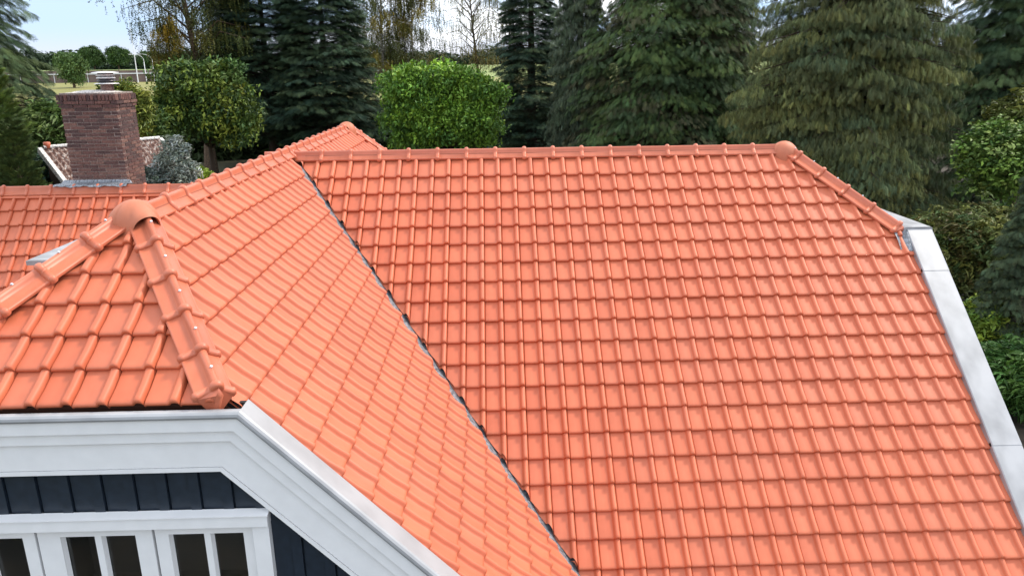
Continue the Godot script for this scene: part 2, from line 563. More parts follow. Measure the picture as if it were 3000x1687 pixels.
# a conifer: whorls of drooping boughs that carry fronds
func conifer(o: Node3D, H: float, R: float, q: Dictionary) -> void:
	var cp := Copies.new()
	var wood := MB.new()
	var lean: float = q.get("lean", 0.0)
	wood.tube(PackedVector3Array([Vector3(0, -0.4, 0), Vector3(0, 0.5, 0), Vector3(lean * 0.5, H * 0.5, 0), Vector3(lean, H * 0.98, 0)]), PackedFloat32Array([H * 0.034, H * 0.023, H * 0.013, 0.02]), 8)
	var n: int = q.n
	var t0: float = q.get("t0", 0.05)
	var t1: float = q.get("t1", 1.0)
	var pw: float = q.get("pw", 0.8)
	var rise: float = q.get("rise", 0.15)
	var droop: float = q.get("droop", 0.5)
	var per := int(float(q.get("per", 16)) * 2.6)
	var size: float = float(q.get("size", 0.5)) * 0.56
	var hang: float = q.get("hang", 0.3)
	var cols: Array = q.cols
	var lump := FastNoiseLite.new()
	lump.seed = rng.randi() % 1000
	lump.frequency = 0.55
	for i in n:
		var t := lerpf(t0, t1, pow((i + rng.randf()) / n, 0.9))
		var az := i * 2.399963 + rng.randfn() * 0.25
		var rad := R * pow(maxf(1.0 - t, 0.015), pw) * smoothstep(-0.12, 0.18, t - t0 + 0.1)
		var out := Vector3(cos(az), 0, sin(az))
		var lv := lump.get_noise_3d(out.x * R * 0.5, t * H * 0.5, out.z * R * 0.5)
		var L := rad * (0.92 + 0.45 * lv + rng.randf_range(-0.12, 0.14))
		L = maxf(L, 0.25)
		var y0 := t * H
		var base_col: Color = cols[rng.randi() % cols.size()]
		base_col = tint(base_col, 0.12)
		var rs := rise * rng.randf_range(0.7, 1.3); var dr := droop * rng.randf_range(0.8, 1.2)
		if i % 5 == 0 or L > R * 0.7:
			wood.tube(PackedVector3Array([Vector3(lean * t, y0, 0), Vector3(lean * t, y0, 0) + out * L * 0.5 + Vector3(0, L * (rs * 0.5 - dr * 0.25), 0), Vector3(lean * t, y0, 0) + out * L * 0.92 + Vector3(0, L * (rs * 0.92 - dr * 0.85), 0)]), PackedFloat32Array([0.012 * L + 0.012, 0.008 * L + 0.006, 0.004]), 3)
		var count := int(per * (0.5 + 0.9 * L / R))
		for k in count:
			var s := pow(rng.randf_range(0.12, 1.0), 0.62)
			var side := rng.randf_range(-1, 1)
			var lat := out.cross(Vector3.UP) * side
			var wdt := L * 0.32 * sin(clampf(s, 0.1, 0.97) * PI * 0.8 + 0.25)
			var p := Vector3(lean * t, y0, 0) + out * L * s + lat * wdt + Vector3(0, L * (rs * s - dr * s * s) - absf(side) * wdt * 0.35 + rng.randfn() * 0.05 * size, 0)
			var d := out * (1.0 - absf(side) * 0.45) + lat * 0.8 + Vector3(0, rs - 1.6 * dr * s, 0)
			d = d.normalized().lerp(Vector3.DOWN, hang * rng.randf_range(0.4, 1.3))
			var sc := size * rng.randf_range(0.65, 1.25)
			cp.add(frame_to(d, rng.randfn() * 0.5, Vector3(sc, sc, sc)), p, tint(base_col, 0.30, 0.06))
	part(o, "trunk", wood.done(), q.get("bark", M.darkbark))
	crown(o, q.get("mesh", LM.spray), M.needle, cp)

# a broad-leaved crown: clumps on the ends of limbs
func broadleaf(o: Node3D, c: Vector3, rad: Vector3, q: Dictionary) -> void:
	var cp := Copies.new()
	var wood := MB.new()
	var n: int = q.n
	var per: int = q.per
	var size: float = q.size
	var clump: float = q.clump
	var cols: Array = q.cols
	var trunk_r: float = q.get("trunk", 0.1)
	var shell: float = q.get("shell", 0.55)
	var layered: float = q.get("layered", 0.6)
	var fork := Vector3(c.x * 0.7, maxf(c.y - rad.y * 0.75, 0.25), c.z * 0.7)
	wood.tube(PackedVector3Array([Vector3(0, -0.3, 0), Vector3(0.02, fork.y * 0.5, 0), fork, c + Vector3(0, rad.y * 0.3, 0)]), PackedFloat32Array([trunk_r * 1.3, trunk_r, trunk_r * 0.8, trunk_r * 0.2]), 7)
	var lump := FastNoiseLite.new()
	lump.seed = rng.randi() % 1000
	lump.frequency = 0.9
	# several lobes of different size make the crown uneven
	var lobes := []
	var nl: int = q.get("lobes", 8)
	for i in nl:
		var a := i * 2.4 + rng.randf() * 0.8
		var yy := lerpf(-0.50, 0.52, (i + 0.5) / nl) + rng.randfn() * 0.08
		var rr := sqrt(maxf(1.0 - yy * yy, 0.0)) * rng.randf_range(0.25, 0.60)
		lobes.append([Vector3(cos(a) * rr, yy, sin(a) * rr), rng.randf_range(0.28, 0.50) * (1.0 - 0.25 * absf(yy))])
	for i in n:
		var d := Vector3(rng.randfn(), rng.randfn(), rng.randfn()).normalized()
		if d.y < -0.45: d.y *= -0.5
		d = d.normalized()
		var f := pow(rng.randf_range(shell * shell * shell, 1.0), 1.0 / 3.0) * (0.92 + 0.35 * lump.get_noise_3dv(d * 2.0))
		var lobe: Array = lobes[rng.randi() % nl]
		var p: Vector3 = c + ((lobe[0] as Vector3) + d * float(lobe[1]) * f) * rad
		if p.y < 0.05: p.y = 0.05 + rng.randf() * 0.3
		var bc: Color = tint(cols[rng.randi() % cols.size()], 0.16)
		if i % 3 == 0:
			var mid := fork.lerp(p, 0.55) + Vector3(0, rad.y * 0.08, 0)
			wood.tube(PackedVector3Array([fork, mid, p]), PackedFloat32Array([trunk_r * 0.4, trunk_r * 0.2, 0.008]), 4)
		var tilt := Vector3(d.x, 0, d.z) * 0.35
		for k in per:
			var r := Vector3(rng.randfn(), rng.randfn() * layered, rng.randfn()).limit_length(1.9) * clump * 0.55
			r.y -= r.dot(tilt)
			var sc := size * rng.randf_range(0.7, 1.25)
			var b := Basis(Vector3.UP, rng.randf() * TAU) * Basis(Vector3.RIGHT, rng.randfn() * 0.35)
			cp.add(b.scaled(Vector3(sc, sc, sc)), p + r, tint(bc, 0.14, 0.06))
	part(o, "trunk", wood.done(), q.get("bark", M.bark))
	crown(o, q.get("mesh", LM.broad), M.leaf, cp)

# a birch: limbs that rise and hang their twigs
func birch(o: Node3D, H: float, R: float, q: Dictionary) -> void:
	var cp := Copies.new()
	var wood := MB.new()
	var lean: Vector3 = q.get("lean", Vector3.ZERO)
	var tr: float = q.get("trunk", 0.2)
	var spine := func(t: float) -> Vector3: return Vector3(0, H * t, 0) + lean * t * t + Vector3(sin(t * 7.0) * 0.12, 0, cos(t * 5.0) * 0.1)
	var pts := PackedVector3Array(); var rr := PackedFloat32Array()
	for i in 9:
		pts.append(spine.call(i / 8.0)); rr.append(tr * (1.0 - 0.93 * i / 8.0) * (1.5 if i == 0 else 1.0))
	wood.tube(pts, rr, 8)
	var n: int = q.n
	var cols: Array = q.cols
	var t0: float = q.get("t0", 0.25)
	for i in n:
		var t := lerpf(t0, 0.97, (i + rng.randf()) / n)
		var az := i * 2.4 + rng.randfn() * 0.3
		var out := Vector3(cos(az), 0, sin(az))
		var prof := pow(sin(clampf((t - t0 + 0.12) / (1.12 - t0), 0, 1) * PI), 0.7)
		var L := R * prof * rng.randf_range(0.6, 1.15)
		var a: Vector3 = spine.call(t)
		var m := a + out * L * 0.5 + Vector3(0, L * 0.42, 0)
		var e := a + out * L + Vector3(0, L * 0.30, 0)
		wood.tube(PackedVector3Array([a, m, e]), PackedFloat32Array([tr * 0.22, tr * 0.13, 0.012]), 4)
		var bc: Color = tint(cols[rng.randi() % cols.size()], 0.14)
		var per: int = q.per
		for k in per:
			var s := rng.randf_range(0.2, 1.05)
			var p := a.lerp(m, s * 2.0) if s < 0.5 else m.lerp(e, s * 2.0 - 1.0)
			p += Vector3(rng.randfn(), rng.randfn() * 0.5, rng.randfn()) * R * 0.085
			var l: float = q.size * rng.randf_range(0.6, 1.4)
			var b := Basis(Vector3.UP, rng.randf() * TAU) * Basis(Vector3.RIGHT, rng.randfn() * 0.22)
			cp.add(b.scaled(Vector3(q.size, l, q.size)), p, tint(bc, 0.15, 0.08))
	part(o, "trunk", wood.done(), q.get("bark", M.birch))
	crown(o, q.get("mesh", LM.strand), M.leaf, cp)
func _ready() -> void:
	rng.seed = 20240611
	# camera
	var cam := Camera3D.new()
	cam.name = "camera"
	cam.transform = Transform3D(Basis(Vector3(0.9995984, -0.0121390, 0.0256067), Vector3(0.0188267, 0.9598411, -0.2799117), Vector3(-0.0211805, 0.2802814, 0.9596842)), EYE)
	cam.fov = 41.67
	cam.near = 0.05
	cam.far = 6000.0
	add_child(cam)
	# sky, exposure
	var we := WorldEnvironment.new()
	we.name = "world"
	var env := Environment.new()
	env.background_mode = Environment.BG_SKY
	env.sky = Sky.new()
	env.sky.sky_material = make_sky()
	env.background_energy_multiplier = 1.0
	env.tonemap_mode = Environment.TONE_MAPPER_LINEAR
	env.tonemap_exposure = 2.2
	env.sdfgi_enabled = true
	env.ssao_enabled = true
	env.ssil_enabled = true
	we.environment = env
	add_child(we)
	# veiled sun, high on the right
	var sun := DirectionalLight3D.new()
	sun.name = "sun"
	sun.light_color = Color(1.0, 0.96, 0.90)
	sun.light_energy = 0.55
	sun.light_angular_distance = 9.0
	sun.shadow_enabled = true
	sun.look_at_from_position(Vector3(6.0, 7.5, -2.8), Vector3.ZERO)
	add_child(sun)

	make_materials()
	make_leaves()
	build_ground()
	build_house()
	build_shed()
	build_far()
	build_trees()

# ------------------------------------------------------------------ ground
func ground_y(x: float, z: float) -> float:
	var d := EYE.z - z
	return GROUND + 4.0 * smoothstep(90.0, 240.0, d) + 3.9 * smoothstep(246.0, 300.0, d)

func build_ground() -> void:
	var zs := [4000.0, 800.0, 200.0, 80.0, 50.0]
	for i in 30: zs.append(40.0 - i * 5.0)
	for i in 24: zs.append(-110.0 - i * 9.0)
	zs.append_array([-330.0, -370.0, -450.0, -600.0, -1000.0, -4000.0])
	var xs := [-4000.0, -1000.0, -500.0, -300.0]
	for i in 16: xs.append(-250.0 + i * 12.0)
	for i in 30: xs.append(-58.0 + i * 4.0)
	xs.append_array([70.0, 90.0, 130.0, 200.0, 400.0, 1000.0, 4000.0])
	var nz := FastNoiseLite.new()
	nz.seed = 77; nz.frequency = 0.06; nz.fractal_octaves = 4
	var st := SurfaceTool.new()
	st.begin(Mesh.PRIMITIVE_TRIANGLES)
	for z in zs:
		for x in xs:
			var f := nz.get_noise_2d(x, z) * 0.5 + 0.5
			var d: float = EYE.z - z
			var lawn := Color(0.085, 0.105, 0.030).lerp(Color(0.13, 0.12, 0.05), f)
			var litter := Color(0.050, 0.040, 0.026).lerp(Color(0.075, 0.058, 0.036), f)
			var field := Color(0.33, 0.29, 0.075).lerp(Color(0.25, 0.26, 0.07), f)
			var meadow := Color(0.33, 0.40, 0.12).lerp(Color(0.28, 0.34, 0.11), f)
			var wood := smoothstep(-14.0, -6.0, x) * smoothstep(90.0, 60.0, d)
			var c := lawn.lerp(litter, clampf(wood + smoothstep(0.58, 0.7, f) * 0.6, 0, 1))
			c = c.lerp(field, smoothstep(95.0, 120.0, d))
			c = c.lerp(meadow, smoothstep(238.0, 250.0, d))
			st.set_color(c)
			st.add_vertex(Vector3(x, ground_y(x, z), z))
	var w := xs.size()
	for j in zs.size() - 1:
		for i in w - 1:
			var a := j * w + i
			for k in [a, a + w, a + 1, a + 1, a + w, a + w + 1]: st.add_index(k)
	st.generate_normals()
	var m := StandardMaterial3D.new()
	m.vertex_color_use_as_albedo = true
	m.roughness = 0.95
	m.albedo_texture = ramp_tex(31, 0.03, [[0.0, g(0.55)], [0.5, g(0.85)], [1.0, g(1.0)]], 6)
	m.uv1_triplanar = true
	m.uv1_world_triplanar = true
	m.uv1_scale = Vector3.ONE * 0.35
	m.cull_mode = BaseMaterial3D.CULL_DISABLED
	struct("ground", st.commit(), m)

# ------------------------------------------------------------------ the house
const XM := -0.41
const YM := 0.3235
func build_house() -> void:
	var base := Vector3(1.5, GROUND, 1.0)
	var house := thing("house", "villa with bright orange clay tiled roofs, white bargeboards and dark blue gable", "house", base)
	var at0 := Transform3D(Basis.IDENTITY, -base)
	var a := 0.707225; var b := 0.804907; var an := 0.898073; var af := 0.622680; var aj := 0.6819
	var bm := 0.644
	var nR := Vector3(0, cos(a), sin(a)); var nRb := Vector3(0, cos(a), -sin(a))
	var nL := Vector3(sin(b), cos(b), 0); var nM := Vector3(-sin(bm), cos(bm), 0)
	var nF := Vector3(0, cos(af), sin(af)); var nN := Vector3(0, cos(an), sin(an)); var nNb := Vector3(0, cos(an), -sin(an))
	var nJ := Vector3(sin(aj), cos(aj), 0); var nK := Vector3(0, cos(af), -sin(af))
	var pL := Vector3(-0.1505, 0.0537, 0)
	var pF := Vector3(0, -0.63, 5.326)
	var pN := Vector3(-5.5866, -0.7561, -2.3835)
	var apR := Vector3(0, 0.26, -0.304)
	var apJ := Vector3(6.02, 0.26, -0.304)
	var apM := Vector3(XM, YM, 3.998)
	var apK := Vector3(XM, YM, -4.30)
	roofs.right = {"T": roof_plane(Vector3.ZERO, Vector3.RIGHT, Vector3(0, -sin(a), cos(a))), "c": 0.26787}
	roofs.cross = {"T": roof_plane(pL, Vector3(0, 0, -1), Vector3(cos(b), -sin(b), 0)), "c": 0.26787}
	roofs.crossback = {"T": roof_plane(Vector3(XM, YM, 0) + Vector3(-cos(bm), -sin(bm), 0) * 0.374, Vector3(0, 0, 1), Vector3(-cos(bm), -sin(bm), 0)), "c": 0.26787}
	roofs.front = {"T": roof_plane(pF, Vector3.RIGHT, Vector3(0, -sin(af), cos(af))), "c": 0.262}
	roofs.left = {"T": roof_plane(pN, Vector3.RIGHT, Vector3(0, -sin(an), cos(an))), "c": 0.26242}
	roofs.end = {"T": roof_plane(apJ, Vector3(0, 0, -1), Vector3(cos(aj), -sin(aj), 0)), "c": 0.26787}
	roofs.rightback = {"T": roof_plane(apR, Vector3(-1, 0, 0), Vector3(0, -sin(a), -cos(a))), "c": 0.268}
	roofs.leftback = {"T": roof_plane(Vector3(-5.6, -0.46, -2.61), Vector3(-1, 0, 0), Vector3(0, -sin(an), -cos(an))), "c": 0.262}
	roofs.far = {"T": roof_plane(apK, Vector3(-1, 0, 0), Vector3(0, -sin(af), -cos(af))), "c": 0.262}

	var valley := Vector3(-0.0989, 0, 0)
	var valley_b: Vector3 = Plane(nL, nL.dot(pL)).intersect_3(Plane(nRb, nRb.dot(apR)), Plane(Vector3.UP, 0.0))
	var valley_n: Vector3 = Plane(nM, nM.dot(apM)).intersect_3(Plane(nN, nN.dot(pN)), Plane(Vector3.UP, -0.8))
	var hipF := Vector3(0.507, -0.63, 5.326)
	var hipM := Vector3(-1.68, -0.63, 5.326)
	var k_hipJ := pl_from(nR - nJ, apJ, 0.03)
	var k_hipLF := pl_from(nL - nF, hipF, 0.03)
	var k_hipMF := pl_from(nM - nF, hipM, 0.03)
	var k_hipLK := pl_from(nL - nK, apK, 0.004)
	var k_verge := Plane(Vector3(0, 0, -1), -5.215)
	# what each plane keeps
	var keepR := [pl_from(nL - nR, valley, 0.008), Plane(Vector3(-1, 0, 0), -7.2), k_hipJ]
	var keepLfront := [pl_from(nR - nL, valley, 0.098), k_hipLF]
	var keepLback := [pl_from(nRb - nL, valley_b, 0.05), k_hipLK]
	var keepF := [pl_from(nF - nL, hipF, 0.03), pl_from(nF - nM, hipM, 0.03)]
	var keepN := [pl_from(nM - nN, valley_n, 0.05)]
	var keepM := [pl_from(nN - nM, valley_n, 0.05), k_hipMF]
	for j in 21:
		for i in range(-1, 37): lay("right", i - 1, j * 0.26787, keepR)
	for j in 20:
		for k in range(-7, 42):
			var z := 3.98 - 0.21 * k
			var y := 0.0537 - j * 0.26787 * sin(b)
			var keep: Array = (keepLfront if z > -0.30 else keepLback).duplicate()
			if y < -0.45: keep.append(k_verge)
			lay("cross", k, j * 0.26787, keep, TW, 0.0, -3.98 - 0.21)
	for j in 6:
		for k in range(-8, 8): lay("front", k, -0.262 * j, keepF, 0.2184, 0.262, -0.811 - 0.2184)
	for j in 8:
		for k in range(-17, 22): lay("left", k, j * 0.26242, keepN)
	for j in 9:
		for k in range(-10, 26):
			var keep: Array = keepM.duplicate()
			if j > 2: keep.append(k_verge)
			lay("crossback", k, j * 0.26787, keep)
	for j in 5:
		for k in range(-5, 8): lay("end", k, 1.477 - 0.26787 * j, [pl_from(nJ - nR, apJ, 0.004), pl_from(nJ - nRb, apJ, 0.004)])

	# decks under the tiles
	var slopes := {}
	slopes.right = part(house, "roof_slope", deck("right", -3.0, 7.19, -0.40, 5.75, [pl_from(nL - nR, valley, 0.0), k_hipJ]), M.under, at0)
	slopes.cross = part(house, "roof_slope", deck("cross", -5.42, 0.32, -0.374, 5.4, [pl_from(nR - nL, valley, 0.0), k_hipLF, k_verge]), M.under, at0)
	part(house, "roof_slope", deck("cross", 0.28, 6.5, -0.374, 3.2, [pl_from(nRb - nL, valley_b, 0.0), k_hipLK, Plane(Vector3(0, 0, -1), 0.3)]), M.under, at0)
	slopes.front = part(house, "roof_slope", deck("front", -3.0, 3.0, -1.70, -0.03, keepF), M.under, at0)
	slopes.left = part(house, "roof_slope", deck("left", -4.0, 6.0, -0.375, 2.2, [pl_from(nM - nN, valley_n, 0.0)]), M.under, at0)
	slopes.crossback = part(house, "roof_slope", deck("crossback", -6.0, 5.42, -0.374, 5.0, [pl_from(nN - nM, valley_n, 0.0), k_hipMF, k_verge]), M.under, at0)
	slopes.end = part(house, "roof_slope", deck("end", -3.0, 3.0, 0.0, 1.45, [pl_from(nJ - nR, apJ, 0.0), pl_from(nJ - nRb, apJ, 0.0)]), M.under, at0)
	part(house, "roof_slope", deck("rightback", -7.19, 0.2, 0.0, 5.5, [pl_from(nL - nRb, valley_b, 0.0), pl_from(nRb - nJ, apJ, 0.0)]), M.tile[0], at0)
	part(house, "roof_slope", deck("leftback", -2.6, 4.0, 0.0, 3.0, [pl_from(nM - nNb, Vector3(0, 0, 0) + Plane(nM, nM.dot(apM)).intersect_3(Plane(nNb, nNb.dot(Vector3(0, -0.46, -2.61))), Plane(Vector3.UP, -0.9)), 0.0)]), M.tile[1], at0)
	part(house, "roof_slope", deck("far", -3.0, 3.0, 0.0, 1.7, [pl_from(nK - nL, apK, 0.0), pl_from(nK - nM, apK, 0.0)]), M.tile[2], at0)
	lay_tiles(house, slopes, at0)

	# valley gutter of lead between the two big slopes
	var vd := nR.cross(nL).normalized()
	if vd.y > 0: vd = -vd
	var inR := vd.cross(nR).normalized()
	if inR.dot(nL) < 0: inR = -inR
	var inL := vd.cross(nL).normalized()
	if inL.dot(nR) < 0: inL = -inL
	var v0 := valley - vd * 0.24
	var lens := [0.0, 1.05, 2.25, 3.45, 4.65, 6.3]
	for s in lens.size() - 1:
		var vb := MB.new()
		vb.smooth(true)
		var rings := []
		var steps := 10
		for k in steps + 1:
			var t := lerpf(lens[s] - 0.03, lens[s + 1], float(k) / steps)
			var p := v0 + vd * t
			var up := 0.006 if k > 0 else 0.001
			var ring := PackedVector3Array()
			for q in [[-0.17, -0.022], [-0.13, -0.002], [-0.06, 0.012], [-0.012, 0.010]]:
				ring.append(p - inL * float(q[0]) + nL * (float(q[1]) + up - 0.006 + rng.randf_range(-0.0025, 0.0025)))
			for q in [[0.008, 0.006], [0.02, -0.006], [0.05, -0.026], [0.10, -0.032]]:
				ring.append(p + inR * float(q[0]) + nR * (float(q[1]) + up - 0.006 + rng.randf_range(-0.0025, 0.0025)))
			rings.append(ring)
		vb.loft(rings)
		part(house, "valley_gutter", vb.done(), M.lead, at0)

	# the roll of foil under the ridge tiles
	for q in [["cross", -3.9, 4.25, -0.36, -0.285], ["right", -0.20, 6.0, -0.385, -0.30], ["left", -4.0, 3.4, -0.36, -0.27]]:
		var Tq: Transform3D = roofs[q[0]].T
		var fb := MB.new()
		fb.smooth(true)
		fb.quad(Tq * Vector3(q[1], 0.012, q[4]), Tq * Vector3(q[2], 0.012, q[4]), Tq * Vector3(q[2], 0.040, q[3]), Tq * Vector3(q[1], 0.040, q[3]))
		part(house, "ridge_roll", fb.done(), M.foil, at0)
	# ridges and hips
	var pit := 0.374
	var st := []
	for k in range(-1, 16): st.append(0.036 + 0.374 * k - pit - 0.012)
	st.append(5.648)
	caps(house, apR, Vector3.RIGHT, nR, nRb, st, pit, base)
	st = []
	for k in range(0, 22): st.append(-(3.584 - 0.376 * k) - 0.0)
	# caps of the long ridge face the viewer with their collars
	var mz := []
	for k in range(-1, 21): mz.append(3.584 - 0.376 * k)
	for zc in mz:
		caps(house, Vector3(XM, YM, zc - 0.388), Vector3(0, 0, 1), nL, nM, [0.0], 0.376, base)
	st = []
	for k in range(-9, 12): st.append(-5.57 + 0.372 * k - 0.384)
	caps(house, Vector3(0, -0.46, -2.61), Vector3.RIGHT, nN, nNb, st, 0.372, base)
	hips(house, apM, hipF, nL, nF, [0.43, 0.79, 1.14, 1.50, 1.82], base, true)
	hips(house, apM, hipM, nM, nF, [0.43, 0.79, 1.14, 1.50, 1.82], base, true)
	hips(house, apJ, apJ + Vector3(1.147, -0.931, 1.089), nJ, nR, [0.25, 0.62, 0.99, 1.37, 1.75], base, true)
	hips(house, apJ, apJ + Vector3(1.147, -0.931, -1.089), nJ, nRb, [0.25, 0.62, 0.99, 1.37, 1.75], base, false)
	var hk := nL.cross(nK).normalized()
	if hk.y > 0: hk = -hk
	hips(house, apK, apK + hk * 1.9, nL, nK, [0.36, 0.73, 1.10, 1.47, 1.84], base, false)
	var hk2 := Vector3(-hk.x, hk.y, hk.z)
	hips(house, apK, apK + hk2 * 1.9, nM, nK, [0.36, 0.73, 1.10, 1.47, 1.84], base, false)
	# three-way caps where ridge and hips meet
	part(house, "ridge_end_cap", ball_mesh([[PI, 0.055, 0.02, 0.7], [0.86, 0.095, 0.070, 0.62], [-1.0, 0.120, 0.02, 0.50]]), M.ball, Transform3D(Basis.IDENTITY, apM + Vector3(-0.03, 0.118, 0.03) - base))
	var aj2 := atan2(1.147, 1.089)
	part(house, "ridge_end_cap", ball_mesh([[-PI / 2, 0.055, 0.012, 0.6], [aj2 + 0.15, 0.125, 0.012, 0.55], [PI - aj2 - 0.15, 0.125, 0.012, 0.55]]), M.ball, Transform3D(Basis.IDENTITY, apJ + Vector3(0.02, 0.115, 0) - base))
	var ak := atan2(hk.x, hk.z)
	part(house, "ridge_end_cap", ball_mesh([[0.0, 0.055, 0.02, 0.6], [ak, 0.115, 0.02, 0.55], [-ak, 0.115, 0.02, 0.55]]), M.ball, Transform3D(Basis.IDENTITY, apK + Vector3(0, 0.115, -0.02) - base))

	build_verges(house, base, b)
	build_gable(house, base, b)
	build_chimney(house, base)
	# flat zinc roof of the dormer behind the left hip
	var db := MB.new()
	db.box(Vector3(-2.185, -0.375, 0.5), Vector3(-0.9, -0.347, 2.6))
	db.box(Vector3(-2.195, -0.395, 2.585), Vector3(-0.9, -0.352, 2.612))
	var dm := part(house, "dormer", box_mesh(Vector3(-2.12, -2.1, 0.56), Vector3(-0.9, -0.377, 2.54)), M.white, at0)
	part(dm, "flat_roof", db.done(), M.zinc)

func hips(house: Node3D, a: Vector3, e: Vector3, n1: Vector3, n2: Vector3, collars: Array, base: Vector3, closed: bool) -> void:
	var d := (e - a).normalized()
	var T := axis_frame(n1, n2, d, Vector3.ZERO)
	var th := acos(clampf(n1.dot(T.basis.y), -1, 1))
	for i in collars.size():
		var c: float = collars[i]
		var len0: float = (c - float(collars[i - 1]) + 0.03) if i > 0 else c
		var X := T
		X.origin = a + d * (c - len0) + T.basis.y * 0.034 - base
		X.basis = X.basis * Basis(Vector3.UP, rng.randf_range(-0.006, 0.006))
		var o := part(house, "hip_tile", cap_mesh(len0, th, 0.118), M.cap[(i + 1) % 3], X)
		var sc := CylinderMesh.new()
		sc.top_radius = 0.0085; sc.bottom_radius = 0.0105; sc.height = 0.012; sc.radial_segments = 10; sc.rings = 1
		part(o, "screw", sc, M.screw, Transform3D(Basis.IDENTITY, Vector3(0.004, 0.079, len0 * 0.52)))
	if closed:
		var b := MB.new()
		b.smooth(false)
		var w := 0.112
		var l := Vector3(-w * cos(th) - 0.035 * sin(th), -w * sin(th) + 0.035 * cos(th), -0.004)
		var r := Vector3(-l.x, l.y, l.z)
		var top := Vector3(0, 0.066, -0.004); var lip := Vector3(0, 0.045, 0.055); var tip := Vector3(0, -0.125, 0.075)
		var kl := Vector3(-0.022, 0.045, 0.040); var kr := Vector3(0.022, 0.045, 0.040)
		var tl := Vector3(-0.02, -0.12, 0.060); var tr := Vector3(0.02, -0.12, 0.060)
		b.quad(l, tl, kl, top); b.quad(tr, r, top, kr)
		b.smooth(true)
		b.quad(kl, tl, tip, lip); b.quad(lip, tip, tr, kr)
		b.tri(top, kl, lip); b.tri(top, lip, kr)
		var X2 := T
		X2.origin = a + d * float(collars[collars.size() - 1]) + T.basis.y * 0.034 - base
		part(house, "hip_end_tile", b.done(), M.cap[1], X2)

func lay_tiles(house: Node3D, slopes: Dictionary, at0: Transform3D) -> void:
	# which tiles show largest decides which ones are parts of their own
	var seen := {}
	var flat := {}
	var view := Transform3D(Basis(Vector3(0.9995984, -0.0121390, 0.0256067), Vector3(0.0188267, 0.9598411, -0.2799117), Vector3(-0.0211805, 0.2802814, 0.9596842)), EYE).affine_inverse()
	var ready := []
	for s in specs:
		var key := "%.4f_%.4f" % [s.w, s.c]
		if not flat.has(key):
			var m := make_tile(s.w, s.c)
			flat[key] = flat_arrays(m)
			tile_mesh[key] = m
		var T: Transform3D = roofs[s.p].T
		var X := T * Transform3D(Basis.IDENTITY, Vector3(s.u, 0, s.v))
		X = X * Transform3D(Basis(Vector3.UP, rng.randf_range(-0.004, 0.004)) * Basis(Vector3.RIGHT, rng.randf_range(-0.006, 0.006)) * Basis(Vector3(0, 0, 1), rng.randf_range(-0.008, 0.008)), Vector3(0, rng.randf_range(0.0, 0.0025), rng.randf_range(-0.002, 0.002)))
		var local := []
		var inside := true
		var gone := false
		for pl in s.clip:
			var q: Plane = X.affine_inverse() * pl
			var most := -1e9; var least := 1e9
			for cx in [0.0, s.w]:
				for cy in [-0.03, 0.06]:
					for cz in [-s.c - 0.09, 0.004]:
						var dd: float = q.distance_to(Vector3(cx, cy, cz))
						most = maxf(most, dd); least = minf(least, dd)
			if most < 0.0: gone = true
			if least < 0.0:
				inside = false
				local.append(q)
		if gone: continue
		var mid := X * Vector3(s.w * 0.5, 0.02, -s.c * 0.5)
		var p := view * mid
		var px := -p.x / p.z * 2213.0; var py := p.y / p.z * 2213.0
		var shown := p.z < 0.0 and absf(px) < 1530.0 and absf(py) < 870.0
		var toward := (EYE - mid).normalized().dot(T.basis.y)
		if s.p == "crossback" or s.p == "end": shown = false
		var score := (toward / p.length_squared() if shown and toward > 0.0 else 0.0) * (1.0 if inside else 0.6)
		ready.append({"s": s, "X": X, "key": key, "local": local, "inside": inside, "score": score})
	ready.sort_custom(func(x, y): return x.score > y.score)
	var many := 0
	var rest_v := [PackedVector3Array(), PackedVector3Array(), PackedVector3Array(), PackedVector3Array()]
	var rest_n := [PackedVector3Array(), PackedVector3Array(), PackedVector3Array(), PackedVector3Array()]
	for r in ready:
		var tone := rng.randi() % 4
		var f: Array = flat[r.key]
		if not r.inside: f = clip_tris(f[0], f[1], r.local)
		if f[0].size() == 0: continue
		if many < 300 and r.score > 0.0:
			var m: Mesh = tile_mesh[r.key] if r.inside else arr_mesh(f[0], f[1])
			part(slopes[r.s.p], "roof_tile", m, M.tile[tone], r.X)
			many += 1
		else:
			rest_v[tone].append_array(r.X * (f[0] as PackedVector3Array))
			rest_n[tone].append_array(Transform3D(r.X.basis, Vector3.ZERO) * (f[1] as PackedVector3Array))
	var am := ArrayMesh.new()
	for t in 4:
		var arr := []
		arr.resize(Mesh.ARRAY_MAX)
		arr[Mesh.ARRAY_VERTEX] = rest_v[t]; arr[Mesh.ARRAY_NORMAL] = rest_n[t]
		am.add_surface_from_arrays(Mesh.PRIMITIVE_TRIANGLES, arr)
		am.surface_set_material(t, M.tile[t])
	var o := part(house, "roof_tiles", am, null, at0)
	o.set_meta("kind", "stuff")

# a strip that follows the eaves line of the front gable: slope - level - slope
func gable_point(seg: int, end: int, d: float, z: float, b: float) -> Vector3:
	var bm := 0.644
	var c2 := Vector3(0.66 - tan(b / 2) * d, -0.637 - d, z)
	var c1 := Vector3(-1.83 + tan(bm / 2) * d, -0.637 - d, z)
	if seg == 0: return Vector3(-1.83 - 4.0 * cos(bm) + d * sin(bm), -0.637 - 4.0 * sin(bm) - d * cos(bm), z) if end == 0 else c1
	if seg == 1: return c1 if end == 0 else c2
	return c2 if end == 0 else Vector3(0.66 + 3.9 * cos(b) - d * sin(b), -0.637 - 3.9 * sin(b) - d * cos(b), z)

